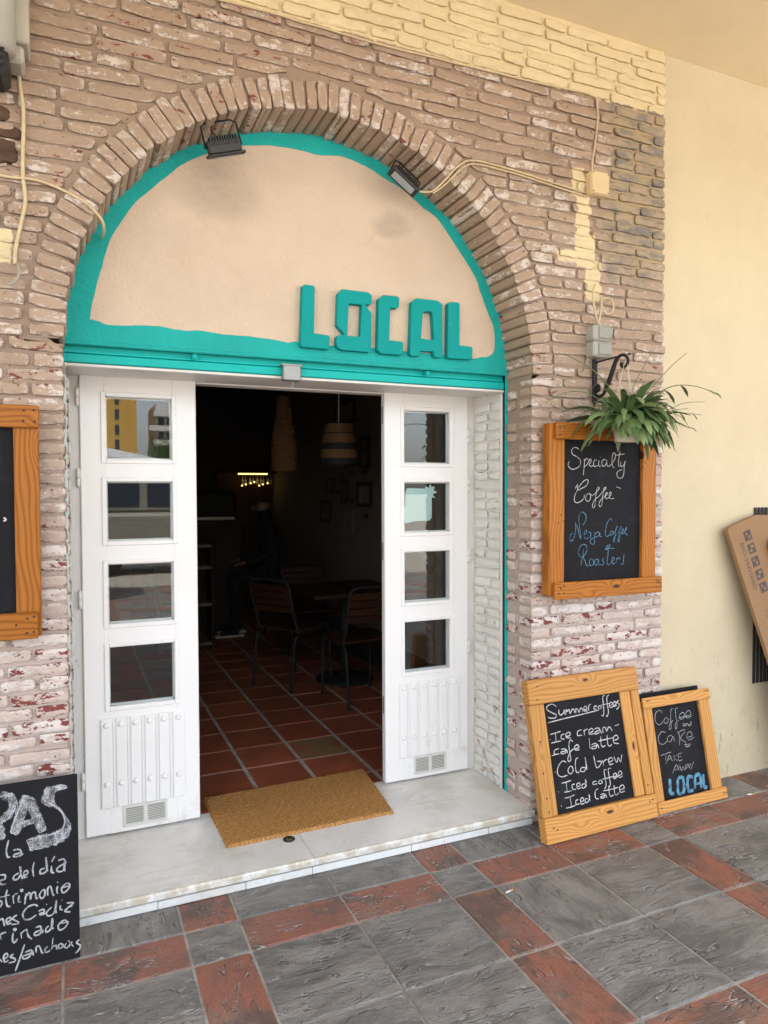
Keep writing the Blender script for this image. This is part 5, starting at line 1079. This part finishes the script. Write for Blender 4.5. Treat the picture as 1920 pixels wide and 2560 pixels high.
# ------------------------------------------------------------------ across the street: what the door panes reflect
t = thing('apartment_block', 'yellow apartment block across the street, reflected in the top left pane', 'building', (2, -150, 0))
q = MB(); q.box((-14, -170, 0), (10.6, -150, 40)); q.box((10.6, -172, 0), (12.8, -152, 40)); q.build('wall', 'yellow_facade', t)
for i in range(12):
    for x in (8.4, 5.2, 1.5, -3): q = MB(); q.box((x, -150.1, 1.2+i*3.1), (x+.8, -149.9, 3.3+i*3.1)); q.build('window', 'window_dark', t)
t = thing('apartment_block', 'white block with balconies across the street, reflected in the top left pane', 'building', (24, -150, 0))
q = MB(); q.box((17, -172, 0), (40, -156, 21)); q.build('wall', 'white_facade', t)
for i in range(6):
    q = MB(); q.box((15.4+(i % 2)*.9, -156, 2.6+i*3.1), (36, -153, 2.8+i*3.1)); q.box((15.4+(i % 2)*.9, -153.1, 2.8+i*3.1), (36, -153, 3.7+i*3.1)); q.build('balcony', 'white_facade', t)
    for x in (17.6, 19.4, 23, 27): q = MB(); q.box((x, -156.1, .5+i*3.1), (x+1.2, -155.9, 2.5+i*3.1)); q.build('window', 'window_dark', t)
t = thing('parked_van', 'grey van parked beyond the parasol, reflected in the second left pane', 'van', (2.2, -9.2, -.06))
q = MB(); q.box((-.2, -10.1, .30), (3.9, -8.3, 1.25), .12); q.box((-.15, -10.05, 1.1), (2.9, -8.35, 2.02), .16); q.add([(2.85, -8.42, 1.95), (2.85, -9.98, 1.95), (3.55, -9.98, 1.24), (3.55, -8.42, 1.24), (2.6, -8.42, 1.2), (2.6, -9.98, 1.2)], [(0, 1, 2, 3), (0, 3, 4), (1, 5, 2)]); q.build('body', 'grey_button', t)
q = MB(); q.box((.15, -8.37, 1.32), (1.25, -8.335, 1.85), .01); q.box((1.4, -8.37, 1.32), (2.6, -8.335, 1.85), .01); q.build('window', 'window_dark', t)
for x in (.6, 3.1):
    for y in (-8.36, -10.04): q = MB(); q.lathe([(.22, -.09), (.32, -.08), (.33, 0), (.32, .08), (.22, .09)], (x, y, .27), 24, 'y'); q.build('wheel', 'rubber', t)
t = thing('parasol', 'pale parasol behind the photographer, reflected in the top left pane', 'parasol', (-.1, -4.9, 0))
q = MB(); n = 8; vs = [(-.1, -4.9, 2.42)] + [(-.1+1.55*math.cos(2*math.pi*(i+.5)/n), -4.9+1.55*math.sin(2*math.pi*(i+.5)/n), 2.08) for i in range(n)] + [(-.1+1.55*math.cos(2*math.pi*(i+.5)/n), -4.9+1.55*math.sin(2*math.pi*(i+.5)/n), 1.90) for i in range(n)]
q.add(vs, [(0, 1+i, 1+(i+1) % n) for i in range(n)] + [(1+i, 1+n+i, 1+n+(i+1) % n, 1+(i+1) % n) for i in range(n)]); q.build('canopy', 'parasol_cloth', t, fixn=False)
q = MB(); q.tube([(-.1, -4.9, 0), (-.1, -4.9, 2.46)], .024, 10); q.build('pole', 'steel', t); q = MB(); q.lathe([(.3, 0), (.3, .05), (.05, .07)], (-.1, -4.9, -.06), 24); q.build('foot', 'steel', t)
t = thing('tree', 'dark leafy street tree between the two apartment blocks', 'tree', (13.5, -110, 0))
q = MB(); q.tube(smooth([(13.5, -110, -.06), (13.4, -110, 3), (13.6, -110.1, 6)], 4), [.25, .24, .22, .2, .19, .18, .16, .14, .1], 10); q.build('trunk', 'burnt_brick', t)
q = MB(); rg = random.Random(31)
for i in range(2600):
    a, h, rr = rg.uniform(0, 6.28), rg.gauss(6.5, 1.5), 2.6*rg.random()**.6; c_ = Vector((13.5+rr*math.cos(a), -110+rr*math.sin(a), h)); u = Vector((rg.gauss(0, 1), rg.gauss(0, 1), rg.gauss(0, 1))).normalized(); w = u.orthogonal().normalized(); s_ = rg.uniform(.12, .28)
    q.add([c_-u*s_, c_+w*s_*.5, c_+u*s_, c_-w*s_*.5], [(0, 1, 2, 3)], (rg.random()*.6, 0, 0))
q.build('crown', 'leaf', t, fixn=False)
